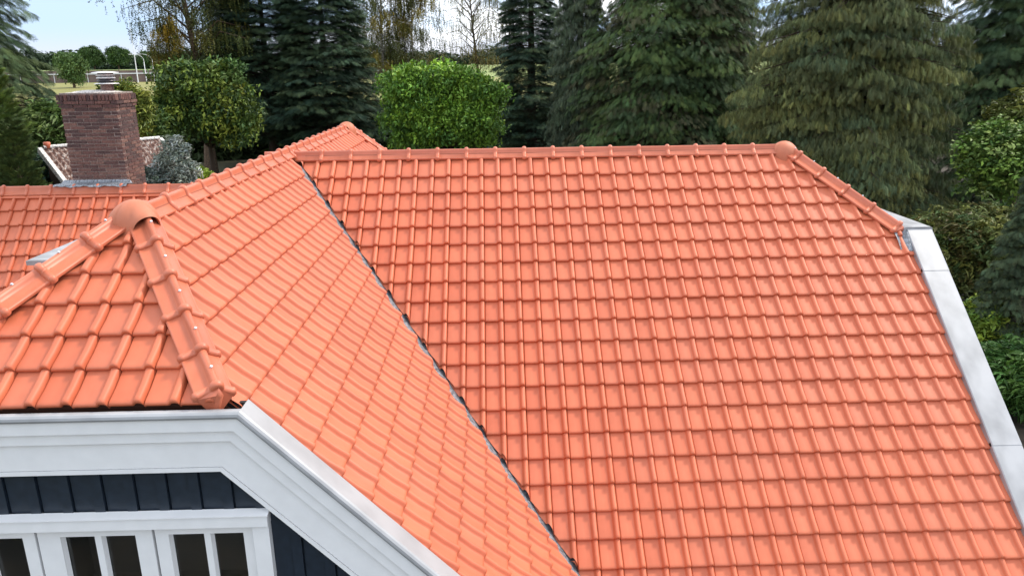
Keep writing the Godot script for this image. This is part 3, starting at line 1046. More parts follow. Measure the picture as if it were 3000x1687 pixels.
func gable_strip(parent: Node3D, called: String, seg: int, prof: Array, m: Material, b: float, at0: Transform3D, soft := false) -> void:
	var mb := MB.new()
	mb.smooth(soft)
	var r0 := PackedVector3Array(); var r1 := PackedVector3Array()
	for q in prof:
		r0.append(gable_point(seg, 0, q[0], q[1], b)); r1.append(gable_point(seg, 1, q[0], q[1], b))
	mb.loft([r1, r0], true)
	mb.smooth(false)
	mb.fan(r0)
	var rev := r1.duplicate()
	rev.reverse()
	mb.fan(rev)
	part(parent, called, mb.done(), m, at0)

func build_verges(house: Node3D, base: Vector3, b: float) -> void:
	var at0 := Transform3D(Basis.IDENTITY, -base)
	# right gable: zinc capping along the slope, in lapped lengths
	var T: Transform3D = roofs.right.T
	var cuts := [0.955, 1.565, 3.70, 5.75]
	for s in 3:
		var mb := MB.new()
		mb.smooth(false)
		var rings := []
		for e in 2:
			var v: float = cuts[s + e] + (0.035 if e == 1 else 0.0)
			var lift := 0.004 if e == 1 else 0.0
			var ring := PackedVector3Array()
			for q in [[7.197, -0.02], [7.197, 0.062], [7.206, 0.071], [7.490, 0.071], [7.507, 0.064], [7.512, 0.05], [7.512, -0.16], [7.49, -0.16]]:
				ring.append(T * Vector3(q[0], float(q[1]) + lift, v))
			rings.append(ring)
		mb.loft(rings, true)
		mb.fan(rings[1])
		part(house, "verge_capping", mb.done(), M.zinc, at0)
	# its level length round the corner, along the foot of the small hip
	var eb := MB.new()
	eb.smooth(false)
	var er := []
	for z in [0.80, -1.45]:
		var ring := PackedVector3Array()
		for q in [[7.16, -0.68], [7.16, -0.575], [7.20, -0.566], [7.49, -0.566], [7.507, -0.575], [7.512, -0.59], [7.512, -0.80]]:
			ring.append(Vector3(q[0], q[1], z))
		er.append(ring)
	eb.loft(er, true)
	eb.fan(er[0])
	part(house, "verge_capping", eb.done(), M.zinc, at0)
	# lead dressed over the tile below the last hip tile
	var lb := MB.new()
	lb.smooth(true)
	var lr := []
	for i in 9:
		var ring := PackedVector3Array()
		for k in 7:
			var u := 7.045 + 0.155 * k / 6.0
			var v := 0.98 + 0.315 * i / 8.0
			var h := 0.040 + 0.02 * sin(k * 1.3 + i * 0.5) * 0.6 + (0.018 if k > 4 else 0.0) - (0.020 if i == 8 else 0.0)
			ring.append(T * Vector3(u + 0.012 * i / 8.0, h, v))
		lr.append(ring)
	lb.loft(lr)
	part(house, "lead_patch", lb.done(), M.lead, at0)
	# front gable: wide zinc capping on both slopes
	for seg in [0, 2]:
		gable_strip(house, "verge_capping", seg, [[0.0, 5.225], [-0.006, 5.235], [-0.006, 5.395], [0.0, 5.408], [0.012, 5.42], [0.028, 5.424], [0.043, 5.415], [0.050, 5.40], [0.050, 5.385], [0.085, 5.385], [0.085, 5.225]], M.zinc, b, at0)
	# the level gutter: a rolled front edge, the trough behind it
	gable_strip(house, "gutter", 1, [[0.0, 5.365], [-0.004, 5.372], [-0.004, 5.395], [0.0, 5.408], [0.012, 5.42], [0.028, 5.424], [0.043, 5.415], [0.050, 5.40], [0.050, 5.385], [0.085, 5.385], [0.085, 5.365]], M.zinc, b, at0)
	var gb := MB.new()
	gb.smooth(false)
	gb.box(Vector3(-1.80, -0.76, 5.20), Vector3(0.64, -0.735, 5.366))
	gb.box(Vector3(-1.80, -0.76, 5.17), Vector3(0.64, -0.67, 5.20))
	part(house, "gutter_lining", gb.done(), M.black, at0)

func build_gable(house: Node3D, base: Vector3, b: float) -> void:
	var at0 := Transform3D(Basis.IDENTITY, -base)
	for seg in 3:
		gable_strip(house, "bargeboard", seg, [[0.050, 5.396], [0.133, 5.396], [0.133, 5.355], [0.050, 5.355]], M.white, b, at0)
		gable_strip(house, "bargeboard", seg, [[0.10, 5.372], [0.212, 5.372], [0.212, 5.335], [0.10, 5.335]], M.white, b, at0)
		gable_strip(house, "bargeboard", seg, [[0.18, 5.349], [0.398, 5.349], [0.398, 5.320], [0.18, 5.320]], M.white, b, at0)
		gable_strip(house, "bargeboard", seg, [[0.4025, 5.353], [0.431, 5.353], [0.431, 5.285], [0.4025, 5.285]], M.white, b, at0)
	# walls
	var top := func(x: float) -> float:
		var d := 0.35
		return minf(-0.637 - d, minf(-0.637 - d - tan(b) * (x - (0.66 - tan(b / 2) * d)), -0.637 - d - tan(0.644) * (-x - 1.83 + tan(0.322) * d)))
	var wl := MB.new()
	var wx := [-4.1, -1.55, 0.70, 3.3]
	wl.slab(PackedVector3Array([Vector3(-4.9, GROUND, 5.272), Vector3(-1.55, GROUND, 5.272), Vector3(-1.55, top.call(-1.55), 5.272), Vector3(-4.9, top.call(-4.9), 5.272)]), Vector3(0, 0, -0.25))
	wl.slab(PackedVector3Array([Vector3(0.70, GROUND, 5.272), Vector3(3.3, GROUND, 5.272), Vector3(3.3, top.call(3.3), 5.272), Vector3(0.70, top.call(0.70), 5.272)]), Vector3(0, 0, -0.25))
	wl.box(Vector3(-1.548, -1.43, 5.022), Vector3(0.698, -0.99, 5.272))
	wl.box(Vector3(-1.548, GROUND, 5.022), Vector3(0.698, -2.72, 5.272))
	var wall := part(house, "wall", wl.done(), M.navy, at0)
	var w2 := MB.new()
	w2.slab(PackedVector3Array([Vector3(7.15, -0.85, -1.4), Vector3(7.15, -3.9, -4.9), Vector3(7.15, GROUND, -4.9), Vector3(7.15, GROUND, 4.1), Vector3(7.15, -3.75, 4.1), Vector3(7.15, -0.85, 0.75)]), Vector3(-0.25, 0, 0))
	w2.box(Vector3(3.05, GROUND, 3.7), Vector3(6.9, -3.72, 3.95))
	w2.box(Vector3(3.05, GROUND, 3.95), Vector3(3.3, -3.75, 5.02))
	w2.box(Vector3(-9.5, GROUND, -1.5), Vector3(-3.9, -2.52, -1.25))
	w2.box(Vector3(-4.1, GROUND, -1.25), Vector3(-3.85, -3.75, 5.02))
	w2.box(Vector3(-9.5, GROUND, -4.6), Vector3(-3.9, -3.0, -4.35))
	part(house, "wall", w2.done(), M.plaster, at0)
	# upright boards with battens over the joints
	var x := -4.798
	while x < 3.2:
		var x1 := x + 0.2045
		var skip := x > -1.50 and x1 < 0.66
		var foot := -1.395 if x1 > -1.56 and x < 0.66 else GROUND
		if x < 0.70 and x1 > 0.74: foot = -1.395
		var mb := MB.new()
		var y0: float = top.call(x + 0.002); var y1: float = top.call(x1 - 0.008)
		var lo := foot
		mb.slab(PackedVector3Array([Vector3(x + 0.002, lo, 5.288), Vector3(x1 - 0.008, lo, 5.288), Vector3(x1 - 0.008, y1, 5.288), Vector3(x + 0.002, y0, 5.288)]), Vector3(0, 0, -0.014))
		var xb := x1 - 0.072
		var yb: float = top.call(xb)
		mb.slab(PackedVector3Array([Vector3(xb, lo - (0.014 if foot > -2.0 else 0.0), 5.303), Vector3(x1 - 0.008, lo - (0.014 if foot > -2.0 else 0.0), 5.303), Vector3(x1 - 0.008, y1, 5.303), Vector3(xb, yb, 5.303)]), Vector3(0, 0, -0.0145))
		if y0 > lo and y1 > lo: part(wall, "cladding_board", mb.done(), M.navy)
		if skip and false: pass
		x = x1
	build_window(house, base)

func build_window(house: Node3D, base: Vector3) -> void:
	var at0 := Transform3D(Basis.IDENTITY, -base)
	var win := part(house, "window", box_mesh(Vector3(-1.56, -1.466, 5.265), Vector3(0.735, -1.386, 5.362)), M.white, at0)
	# head: a sloped drip cap over it, casings at both sides, sill
	var cap := MB.new()
	cap.slab(PackedVector3Array([Vector3(0.742, -1.386, 5.372), Vector3(0.742, -1.386, 5.30), Vector3(0.742, -1.366, 5.30), Vector3(0.742, -1.380, 5.372)]), Vector3(-2.31, 0, 0))
	part(win, "drip_cap", cap.done(), M.white)
	part(win, "casing", box_mesh(Vector3(0.627, -2.72, 5.262), Vector3(0.732, -1.4665, 5.345)), M.white)
	part(win, "casing", box_mesh(Vector3(-1.557, -2.72, 5.262), Vector3(-1.452, -1.4665, 5.345)), M.white)
	part(win, "sill", box_mesh(Vector3(-1.60, -2.80, 5.262), Vector3(0.78, -2.721, 5.40)), M.white)
	part(win, "frame", box_mesh(Vector3(-1.45, -1.497, 5.20), Vector3(0.626, -1.4665, 5.312)), M.white)
	for p in [[-0.785, -0.772], [-0.033, -0.018]]:  # dark strips stand in for the shaded gaps between the sashes
		part(win, "sash_gap_strip", box_mesh(Vector3(p[0], -2.72, 5.20), Vector3(p[1], -1.497, 5.268)), M.gap_shade)
	# three sashes, each with two panes
	for s in [[-0.0165, 0.612, 0.069, 0.296, 0.338, 0.552], [-0.770, -0.0345, -0.627, -0.409, -0.366, -0.145], [-1.435, -0.787, -1.352, -1.138, -1.096, -0.868]]:
		var mb := MB.new()
		var y0 := -2.715; var y1 := -1.4985
		var zf := 5.306; var zb := 5.252
		mb.box(Vector3(s[0], y0, zb), Vector3(s[2], y1, zf))
		mb.box(Vector3(s[5], y0, zb), Vector3(s[1], y1, zf))
		mb.box(Vector3(s[2], -1.542, zb), Vector3(s[5], y1, zf - 0.001))
		mb.box(Vector3(s[2], y0, zb), Vector3(s[5], -2.62, zf - 0.001))
		mb.box(Vector3(s[3], -2.62, zb + 0.006), Vector3(s[4], -1.542, zf - 0.004))
		# glazing beads with a sloped inner edge
		for p in [[s[2], s[3]], [s[4], s[5]]]:
			var r0 := PackedVector3Array([Vector3(p[0], -2.62, zf - 0.006), Vector3(p[1], -2.62, zf - 0.006), Vector3(p[1], -1.542, zf - 0.006), Vector3(p[0], -1.542, zf - 0.006)])
			var r1 := PackedVector3Array([Vector3(p[0] + 0.012, -2.608, zb + 0.016), Vector3(p[1] - 0.012, -2.608, zb + 0.016), Vector3(p[1] - 0.012, -1.554, zb + 0.016), Vector3(p[0] + 0.012, -1.554, zb + 0.016)])
			mb.smooth(false)
			mb.loft([r0, r1], true)
		var sash := part(win, "sash", mb.done(), M.white)
		for p in [[s[2], s[3]], [s[4], s[5]]]:
			var pm := BoxMesh.new()
			pm.size = Vector3(p[1] - p[0] - 0.002, 1.076, 0.006)
			var o := MeshInstance3D.new()
			o.mesh = pm
			o.material_override = M.glass
			o.name = numbered(win, "pane")
			o.position = Vector3((p[0] + p[1]) * 0.5, -2.081, zb + 0.008)
			win.add_child(o, true)
	# the dark room behind the glass
	var rm := MB.new()
	rm.box(Vector3(-1.75, -3.4, 3.2), Vector3(0.9, -3.36, 5.02))
	rm.box(Vector3(-1.75, -1.30, 3.2), Vector3(0.9, -1.26, 5.02))
	rm.box(Vector3(-1.79, -3.4, 3.2), Vector3(-1.75, -1.26, 5.02))
	rm.box(Vector3(0.9, -3.4, 3.2), Vector3(0.94, -1.26, 5.02))
	rm.box(Vector3(-1.79, -3.4, 3.16), Vector3(0.94, -1.26, 3.2))
	part(house, "room", rm.done(), M.room, at0)

func build_chimney(house: Node3D, base: Vector3) -> void:
	var at0 := Transform3D(Basis.IDENTITY, -base)
	var x0 := -4.60; var x1 := -3.72; var zf := -2.80; var zb := -3.46; var yb := -0.475; var ph := 0.0556
	var ch := part(house, "chimney", box_mesh(Vector3(x0 + 0.010, -1.4, zb + 0.010), Vector3(x1 - 0.010, 1.035, zf - 0.010)), M.mortar, at0)
	var meshes := {}
	var brick := func(cx: float, y: float, cz: float, sx: float, sy: float, sz: float) -> void:
		var key := "%.3f %.3f %.3f" % [sx, sy, sz]
		if not meshes.has(key):
			var mb := MB.new()
			var h := Vector3(sx, sy, sz) * 0.5
			mb.box(-h, h)
			meshes[key] = mb.done()
		var tone := rng.randi() % 6
		if y > 0.45 and rng.randf() < 0.45: tone = 3
		var X := Transform3D(Basis(Vector3(0, 1, 0), rng.randf_range(-0.008, 0.008)) * Basis(Vector3(0, 0, 1), rng.randf_range(-0.010, 0.010)), Vector3(cx + rng.randf_range(-0.002, 0.002), y, cz + rng.randf_range(-0.002, 0.002)))
		part(ch, "brick", meshes[key], M.brick[tone], X)
	var course := func(y: float, odd: bool, o: float) -> void:
		var X0 := x0 - o; var X1 := x1 + o; var ZF := zf + o; var ZB := zb - o
		var W := X1 - X0; var D := ZF - ZB
		var nx := 4; var nz := 3
		var px := W / nx; var pz := D / nz
		var hd := 0.098
		if not odd:
			for i in nx: brick.call(X0 + px * (i + 0.5), y, ZF - hd / 2, px - 0.014, 0.0435, hd)
			for side in [[X1 - hd / 2, 1.0], [X0 + hd / 2, -1.0]]:
				var z := ZF - hd - 0.011
				var left := z - ZB
				var lens := [left * 0.37, left * 0.37, left * 0.26]
				for l in lens:
					brick.call(side[0], y, z - l / 2, hd, 0.0435, l - 0.014)
					z -= l
		else:
			for side in [X1 - hd / 2, X0 + hd / 2]:
				for i in nz: brick.call(side, y, ZF - pz * (i + 0.5), hd, 0.0435, pz - 0.014)
			var xs := X0 + hd + 0.011
			var span := X1 - hd - xs
			for i in 3: brick.call(xs + span / 3 * (i + 0.5) - 0.005, y, ZF - hd / 2, span / 3 - 0.014, 0.0435, hd)
	for k in 23: course.call(yb + ph * (k + 0.5), k % 2 == 1, 0.0)
	var yc := yb + ph * 23
	course.call(yc + ph * 0.5, false, 0.016)
	course.call(yc + ph * 1.5, true, 0.030)
	# the top course stands on end
	var ys := yc + ph * 2.0 + 0.05
	var o2 := 0.030
	for i in 16: brick.call(x0 - o2 + (x1 - x0 + 2 * o2) / 16.0 * (i + 0.5), ys, zf + o2 - 0.05, 0.046, 0.094, 0.10)
	for i in 10:
		brick.call(x1 + o2 - 0.05, ys, zf + o2 - 0.108 - 0.0585 * (i + 0.5) + 0.0, 0.10, 0.094, 0.046)
		brick.call(x0 - o2 + 0.05, ys, zf + o2 - 0.108 - 0.0585 * (i + 0.5), 0.10, 0.094, 0.046)
	# weathered cement cap
	var cb := MB.new()
	cb.smooth(true)
	var nz2 := FastNoiseLite.new()
	nz2.seed = 4; nz2.frequency = 6.0
	var rows := []
	var yt := ys + 0.047
	for j in 15:
		var ring := PackedVector3Array()
		for i in 19:
			var u := i / 18.0; var v := j / 14.0
			var e := minf(minf(u, 1 - u) * 1.35, minf(v, 1 - v))
			var rim := smoothstep(0.0, 0.09, e)
			var px := lerpf(x0 - 0.012, x1 + 0.012, u); var pz := lerpf(zf + 0.012, zb - 0.012, v)
			var nn := nz2.get_noise_3d(px, 0, pz)
			ring.append(Vector3(px + nn * 0.012 * (1 - rim), yt - 0.02 + rim * 0.032 + smoothstep(0.0, 0.5, e) * 0.05 + nn * 0.012, pz + nn * 0.012 * (1 - rim)))
		rows.append(ring)
	cb.loft(rows)
	part(ch, "cement_cap", cb.done(), M.cement)
	# flue with a louvred cowl
	var fc := Vector3(-3.985, 0, -3.15)
	var fb := MB.new()
	fb.lathe(PackedVector2Array([Vector2(0.098, 1.0), Vector2(0.096, 1.15), Vector2(0.094, 1.20), Vector2(0.0, 1.20)]), fc)
	part(ch, "flue_pipe", fb.done(), M.flue)
	var dk := MB.new()
	dk.lathe(PackedVector2Array([Vector2(0.09, 1.168), Vector2(0.178, 1.160), Vector2(0.186, 1.163), Vector2(0.178, 1.172), Vector2(0.09, 1.182)]), fc)
	part(ch, "flue_flange", dk.done(), M.lid)
	var cw := MB.new()
	cw.lathe(PackedVector2Array([Vector2(0.115, 1.19), Vector2(0.115, 1.335)]), fc)
	part(ch, "cowl", cw.done(), M.slat)
	for y in [1.205, 1.250, 1.292]:
		var sb := MB.new()
		sb.lathe(PackedVector2Array([Vector2(0.117, y + 0.012), Vector2(0.136, y - 0.004), Vector2(0.140, y - 0.002), Vector2(0.140, y + 0.006), Vector2(0.118, y + 0.022)]), fc)
		part(ch, "cowl_slat", sb.done(), M.lid if y > 1.21 else M.slat)
	var tb := MB.new()
	tb.lathe(PackedVector2Array([Vector2(0.0, 1.325), Vector2(0.196, 1.328), Vector2(0.203, 1.334), Vector2(0.196, 1.341), Vector2(0.10, 1.352), Vector2(0.0, 1.356)]), fc)
	part(ch, "cowl_lid", tb.done(), M.lid)
	# lead apron dressed over the ridge tiles in front of the stack
	var ab := MB.new()
	ab.smooth(true)
	var ar := []
	for i in 33:
		var t := i / 32.0
		var xx := lerpf(-4.80, -3.64, t)
		var w := sin(t * 19.0) * 0.006 + sin(t * 47.0) * 0.004
		var ends := smoothstep(0.0, 0.05, t) * smoothstep(1.0, 0.96, t)
		var ring := PackedVector3Array()
		ring.append(Vector3(xx, -0.40 + 0.075 * ends, -2.792))
		ring.append(Vector3(xx, -0.385 + 0.02 * ends, -2.765))
		ring.append(Vector3(xx, -0.372 + w * 0.5, -2.67))
		ring.append(Vector3(xx, -0.371 + w * 0.5, -2.61))
		ring.append(Vector3(xx, -0.379 + w, -2.578))
		ring.append(Vector3(xx, -0.402 + w * 1.5, -2.556))
		ar.append(ring)
	ab.loft(ar)
	part(ch, "lead_apron", ab.done(), M.lead)

# ------------------------------------------------------------------ the old shed behind the chimney
func build_shed() -> void:
	var A := Vector3(-11.30, -0.86, -13.50)
	var rd := Vector3(0.60834, 0, -0.79368); var sd := Vector3(0.79368, 0, 0.60834)
	var W := 3.75
	var base := A + rd * W * 0.5
	base.y = GROUND
	var shed := thing("garden_shed", "old shed with lichen-spotted corrugated roof behind the brick chimney", "shed", base)
	var at0 := Transform3D(Basis.IDENTITY, -base)
	var fall := (sd * 0.82 - Vector3(0, 0.57, 0)).normalized()
	var up := rd.cross(fall).normalized()
	if up.y < 0: up = -up
	# two lapped rows of sheets
	for row in 2:
		for k in 4:
			var mb := MB.new()
			mb.smooth(true)
			var rings := []
			for e in 5:
				var ring := PackedVector3Array()
				for i in 37:
					var u := 0.05 + k * 0.915 + i / 36.0 * 0.93
					var v := row * 1.75 + e / 4.0 * 1.85
					ring.append(A + rd * u + fall * v + up * (0.045 + 0.030 * sin(u / 0.152 * TAU) + (0.012 if row == 0 else 0.0) + 0.004 * k))
				rings.append(ring)
			mb.loft(rings)
			part(shed, "roof_sheet", mb.done(), M.sheet, at0)
	for u in [-0.06, W - 0.02]:
		var mb := MB.new()
		mb.slab(PackedVector3Array([A + rd * u + up * 0.10, A + rd * u + fall * 3.6 + up * 0.10, A + rd * (u + 0.11) + fall * 3.6 + up * 0.10, A + rd * (u + 0.11) + up * 0.10]), -up * 0.16)
		part(shed, "verge_board", mb.done(), M.oldwhite, at0)
	var rb := MB.new()
	rb.tube(PackedVector3Array([A + up * 0.09 + rd * 0.1, A + up * 0.09 + rd * W]), PackedFloat32Array([0.055, 0.055]), 8)
	part(shed, "ridge_roll", rb.done(), M.oldwhite, at0)
	var sb := MB.new()
	sb.lathe(PackedVector2Array([Vector2(0.0, 0.0), Vector2(0.09, 0.0), Vector2(0.10, 0.16), Vector2(0.08, 0.18), Vector2(0.0, 0.15)]), A + rd * 0.22 + up * 0.05, 12)
	part(shed, "vent_pot", sb.done(), M.cap[0], at0)
	var wb := MB.new()
	var i0 := A + rd * 0.15; var i1 := A + rd * (W - 0.15)
	var f0 := i0 + fall * 3.3; var f1 := i1 + fall * 3.3
	var gy := func(p: Vector3) -> Vector3: return Vector3(p.x, GROUND, p.z)
	wb.smooth(false)
	for q in [[f0, f1], [i1, i0], [i0, f0], [f1, i1]]:
		wb.quad(gy.call(q[0]), gy.call(q[1]), q[1], q[0])
	part(shed, "wall", wb.done(), M.shedwood, at0)

# ------------------------------------------------------------------ things far off
func build_far() -> void:
	# brown sound barrier along the road, in panels between posts
	var wb := thing("sound_barrier", "long brown wooden sound barrier across the yellow field far behind chimney", "wall", Vector3(-120, ground_y(0, -230), -230))
	for i in 34:
		var x := -70.0 + i * 5.0
		part(wb, "barrier_panel", box_mesh(Vector3(x, -0.5, -0.08), Vector3(x + 4.85, 3.55 - 0.012 * i * 0.6, 0.08)), M.barrier)
		part(wb, "post", box_mesh(Vector3(x + 4.85, -0.5, -0.12), Vector3(x + 5.0, 3.62, 0.14)), M.barrier)
	# guard rail in front of its top
	var rb := MB.new()
	rb.box(Vector3(-70, 2.35, 0.4), Vector3(100, 2.65, 0.5))
	var rail := thing("guard_rail", "pale steel guard rail running in front of the brown sound barrier", "guard rail", wb.position)
	part(rail, "rail", rb.done(), M.pole)
	for i in 18:
		part(rail, "post", box_mesh(Vector3(-69.5 + i * 10.0, -0.3, 0.28), Vector3(-69.35 + i * 10.0, 2.4, 0.4)), M.pole)
	var mast := thing("mast", "tall thin white mast rising above the sound barrier into the sky", "mast", Vector3(-101.2, ground_y(0, -222), -222))
	var mb := MB.new()
	mb.tube(PackedVector3Array([Vector3(0, 0, 0), Vector3(0, 8.0, 0), Vector3(-0.1, 17.2, 0)]), PackedFloat32Array([0.17, 0.12, 0.06]), 8)
	part(mast, "pole", mb.done(), M.pole)
	for s in [[-98.3, 1.0, "double-height curved street lamp nearest the white mast by the road"], [-95.9, 0.9, "curved street lamp second from the white mast by the road"]]:
		var lamp := thing("street_lamp", s[2], "street lamp", Vector3(s[0], ground_y(0, -221), -221.0), "street lamps along the far road")
		var lb := MB.new()
		var pts := PackedVector3Array([Vector3(0, 0, 0), Vector3(0, 6.2, 0)])
		var rr := PackedFloat32Array([0.11, 0.08])
		for k in 7:
			var a := k / 6.0 * PI * 0.55
			pts.append(Vector3(-3.0 * (1.0 - cos(a)), 6.2 + 1.7 * sin(a), 0)); rr.append(0.06)
		lb.tube(pts, rr, 6)
		part(lamp, "pole", lb.done(), M.pole)
		part(lamp, "lamp_head", box_mesh(Vector3(-4.1, pts[8].y - 0.12, -0.12), Vector3(-3.2, pts[8].y + 0.06, 0.12)), M.pole)
	# the trees on the meadow beyond
	var green := [Color(0.055, 0.10, 0.030), Color(0.075, 0.13, 0.035), Color(0.045, 0.085, 0.03)]
	var pale := [Color(0.10, 0.16, 0.05), Color(0.085, 0.145, 0.045)]
	var far := [[-136.5, -250.0, 3.7, 5.0, pale, "pale feathery tree leftmost of the row beyond the sound barrier"], [-103.0, -190.0, 3.3, 4.7, pale, "light green leaning tree standing alone before the sound barrier"], [-147.5, -291.0, 5.3, 4.6, green, "round green tree in the middle of the far row on the meadow"], [-138.0, -290.0, 5.0, 4.9, green, "dark green two-topped tree in the far row left of the mast"], [-127.0, -292.0, 4.8, 3.6, green, "low dark tree behind the street lamps on the far meadow"], [-119.0, -296.0, 5.0, 3.8, green, "low dark tree at the right end of the far row, next to the birch"]]
	for f in far:
		var o := thing("meadow_tree", f[5], "tree", Vector3(f[0], ground_y(f[0], f[1]), f[1]), "trees on the far meadow")
		broadleaf(o, Vector3(0, f[3] * 0.98, 0), Vector3(f[2], f[3] * 0.86, f[2]), {"n": 170, "per": 12, "size": 0.85, "clump": 1.3, "cols": f[4], "trunk": 0.28, "layered": 0.7})
	# the edge of the distant wood
	var cp := Copies.new()
	for i in 9000:
		var x := rng.randf_range(-420.0, 320.0)
		var z := -430.0 + rng.randf_range(-25.0, 10.0)
		var h := 7.5 + 1.8 * sin(x * 0.07) + 1.5 * sin(x * 0.19 + 1.0) + rng.randf() * 2.0
		var y := rng.randf() * h
		var s := rng.randf_range(1.8, 3.6)
		cp.add(Basis(Vector3.UP, rng.randf() * TAU).scaled(Vector3(s, s, s)), Vector3(x, ground_y(x, z) + y - 1.0, z), tint(Color(0.035, 0.06, 0.03), 0.2))
	var wood := foliage(self, "distant_wood", LM.broad2, M.leaf, cp)
	tag(wood, "dark line of distant woodland along the horizon", "wood", "", "stuff")

# ------------------------------------------------------------------ trees and shrubs
func build_trees() -> void:
	var G := GROUND
	var dark := [Color(0.045, 0.075, 0.030), Color(0.033, 0.060, 0.027), Color(0.060, 0.090, 0.033)]
	var black := [Color(0.027, 0.051, 0.031), Color(0.037, 0.065, 0.034), Color(0.051, 0.078, 0.037)]
	var olive := [Color(0.126, 0.140, 0.047), Color(0.099, 0.122, 0.047), Color(0.153, 0.162, 0.054), Color(0.090, 0.104, 0.043), Color(0.072, 0.099, 0.047)]
	var mid := [Color(0.060, 0.099, 0.030), Color(0.045, 0.078, 0.028), Color(0.078, 0.114, 0.033), Color(0.054, 0.084, 0.036), Color(0.068, 0.068, 0.033)]
	var grey := [Color(0.096, 0.120, 0.072), Color(0.077, 0.099, 0.061), Color(0.064, 0.088, 0.048)]
	var o: Node3D
	# left edge
	o = thing("spruce", "dark tall spruce at the left edge of the garden, ragged tip against sky", "tree", Vector3(-17.3, G, -20.4))
	conifer(o, 15.5, 4.3, {"n": 420, "per": 22, "size": 0.62, "hang": 0.22, "rise": 0.15, "droop": 0.35, "pw": 0.72, "cols": dark})
	o = thing("thuja", "yellow-green pointed thuja at far left, taller of the two before the spruce", "tree", Vector3(-11.75, G, -12.6), "thujas at the left edge")
	conifer(o, 6.9, 1.15, {"n": 260, "per": 20, "size": 0.30, "hang": -0.55, "rise": 0.9, "droop": 0.2, "pw": 0.42, "cols": [Color(0.11, 0.16, 0.03), Color(0.085, 0.125, 0.028), Color(0.065, 0.10, 0.026)]})
	o = thing("thuja", "lower green thuja left of the shed, just above the left roof ridge", "tree", Vector3(-11.05, G, -11.9), "thujas at the left edge")
	conifer(o, 5.55, 1.0, {"n": 260, "per": 20, "size": 0.28, "hang": -0.5, "rise": 0.9, "droop": 0.2, "pw": 0.40, "cols": [Color(0.066, 0.10, 0.03), Color(0.056, 0.085, 0.026), Color(0.08, 0.115, 0.03)]})
	o = thing("laurel", "glossy light green laurel between the thujas and the brick chimney", "shrub", Vector3(-12.2, G, -15.6))
	broadleaf(o, Vector3(0, 5.0, 0), Vector3(0.95, 1.35, 0.9), {"n": 150, "per": 10, "size": 0.30, "clump": 0.42, "cols": [Color(0.085, 0.135, 0.030), Color(0.06, 0.10, 0.03), Color(0.11, 0.15, 0.045)], "mesh": LM.lance, "trunk": 0.06, "shell": 0.35})
	o = thing("juniper", "blue-green low juniper touching the left side of the shed roof", "shrub", Vector3(-11.9, G, -14.2))
	broadleaf(o, Vector3(0.1, 4.0, 0), Vector3(0.75, 0.75, 0.6), {"n": 60, "per": 9, "size": 0.3, "clump": 0.35, "cols": [Color(0.035, 0.075, 0.045), Color(0.03, 0.06, 0.04)], "mesh": LM.small, "trunk": 0.05})
	# birch and undergrowth behind the chimney
	o = thing("birch", "tall weeping birch with yellowing leaves and dark trunk behind the shed", "tree", Vector3(-17.7, G, -44.5), "birches behind the house")
	birch(o, 19.5, 4.6, {"n": 60, "per": 70, "size": 0.95, "t0": 0.30, "trunk": 0.36, "lean": Vector3(-1.2, 0, 0), "cols": [Color(0.075, 0.090, 0.022), Color(0.055, 0.075, 0.02), Color(0.11, 0.105, 0.022), Color(0.045, 0.065, 0.022)], "bark": M.bark})
	o = thing("birch_bough", "golden-leaved small birch at the left side of the tall weeping birch", "tree", Vector3(-18.5, G, -42.0))
	birch(o, 10.6, 1.5, {"n": 24, "per": 34, "size": 0.8, "t0": 0.55, "trunk": 0.09, "cols": [Color(0.26, 0.17, 0.018), Color(0.17, 0.13, 0.02), Color(0.10, 0.10, 0.02)], "bark": M.bark})
	o = thing("hazel", "layered green hazel spreading in front of the birch trunk, lit leaf tips", "tree", Vector3(-14.3, G, -35.5))
	broadleaf(o, Vector3(0, 4.9, 0), Vector3(3.0, 3.1, 2.4), {"lobes": 16, "n": 400, "per": 12, "size": 0.42, "clump": 0.85, "cols": [Color(0.08, 0.13, 0.03), Color(0.06, 0.11, 0.028), Color(0.13, 0.18, 0.03), Color(0.05, 0.085, 0.028), Color(0.20, 0.24, 0.04)], "layered": 0.22, "trunk": 0.14, "shell": 0.3, "bark": M.darkbark})
	o = thing("hazel", "lower dark green hazel between the willow and the tall birch trunk", "tree", Vector3(-16.4, G, -31.0))
	broadleaf(o, Vector3(0, 3.6, 0), Vector3(2.2, 2.0, 1.8), {"lobes": 12, "n": 190, "per": 12, "size": 0.36, "clump": 0.7, "cols": [Color(0.06, 0.10, 0.022), Color(0.045, 0.08, 0.022), Color(0.09, 0.13, 0.025)], "layered": 0.25, "trunk": 0.1, "shell": 0.3, "bark": M.darkbark})
	o = thing("willow", "yellow-green feathery willow right of the chimney flue", "shrub", Vector3(-14.9, G, -26.5))
	broadleaf(o, Vector3(0, 5.0, 0), Vector3(1.25, 1.75, 1.1), {"n": 150, "per": 12, "size": 0.36, "clump": 0.5, "cols": [Color(0.20, 0.21, 0.035), Color(0.14, 0.17, 0.035), Color(0.10, 0.14, 0.03)], "mesh": LM.lance, "layered": 1.0, "trunk": 0.07, "shell": 0.25})
	o = thing("olive_willow", "silver-grey leaved shrub hiding the right end of the shed roof", "shrub", Vector3(-6.6, G, -11.6))
	broadleaf(o, Vector3(0, 4.35, 0), Vector3(0.58, 0.85, 0.5), {"n": 120, "per": 11, "size": 0.16, "clump": 0.24, "cols": [Color(0.32, 0.34, 0.31), Color(0.22, 0.25, 0.21), Color(0.15, 0.18, 0.14)], "mesh": LM.lance, "layered": 1.0, "trunk": 0.04, "shell": 0.25})
	o = thing("lavender_bush", "low grey-blue bush right of the chimney foot, under the silver shrub", "shrub", Vector3(-7.2, G, -11.0))
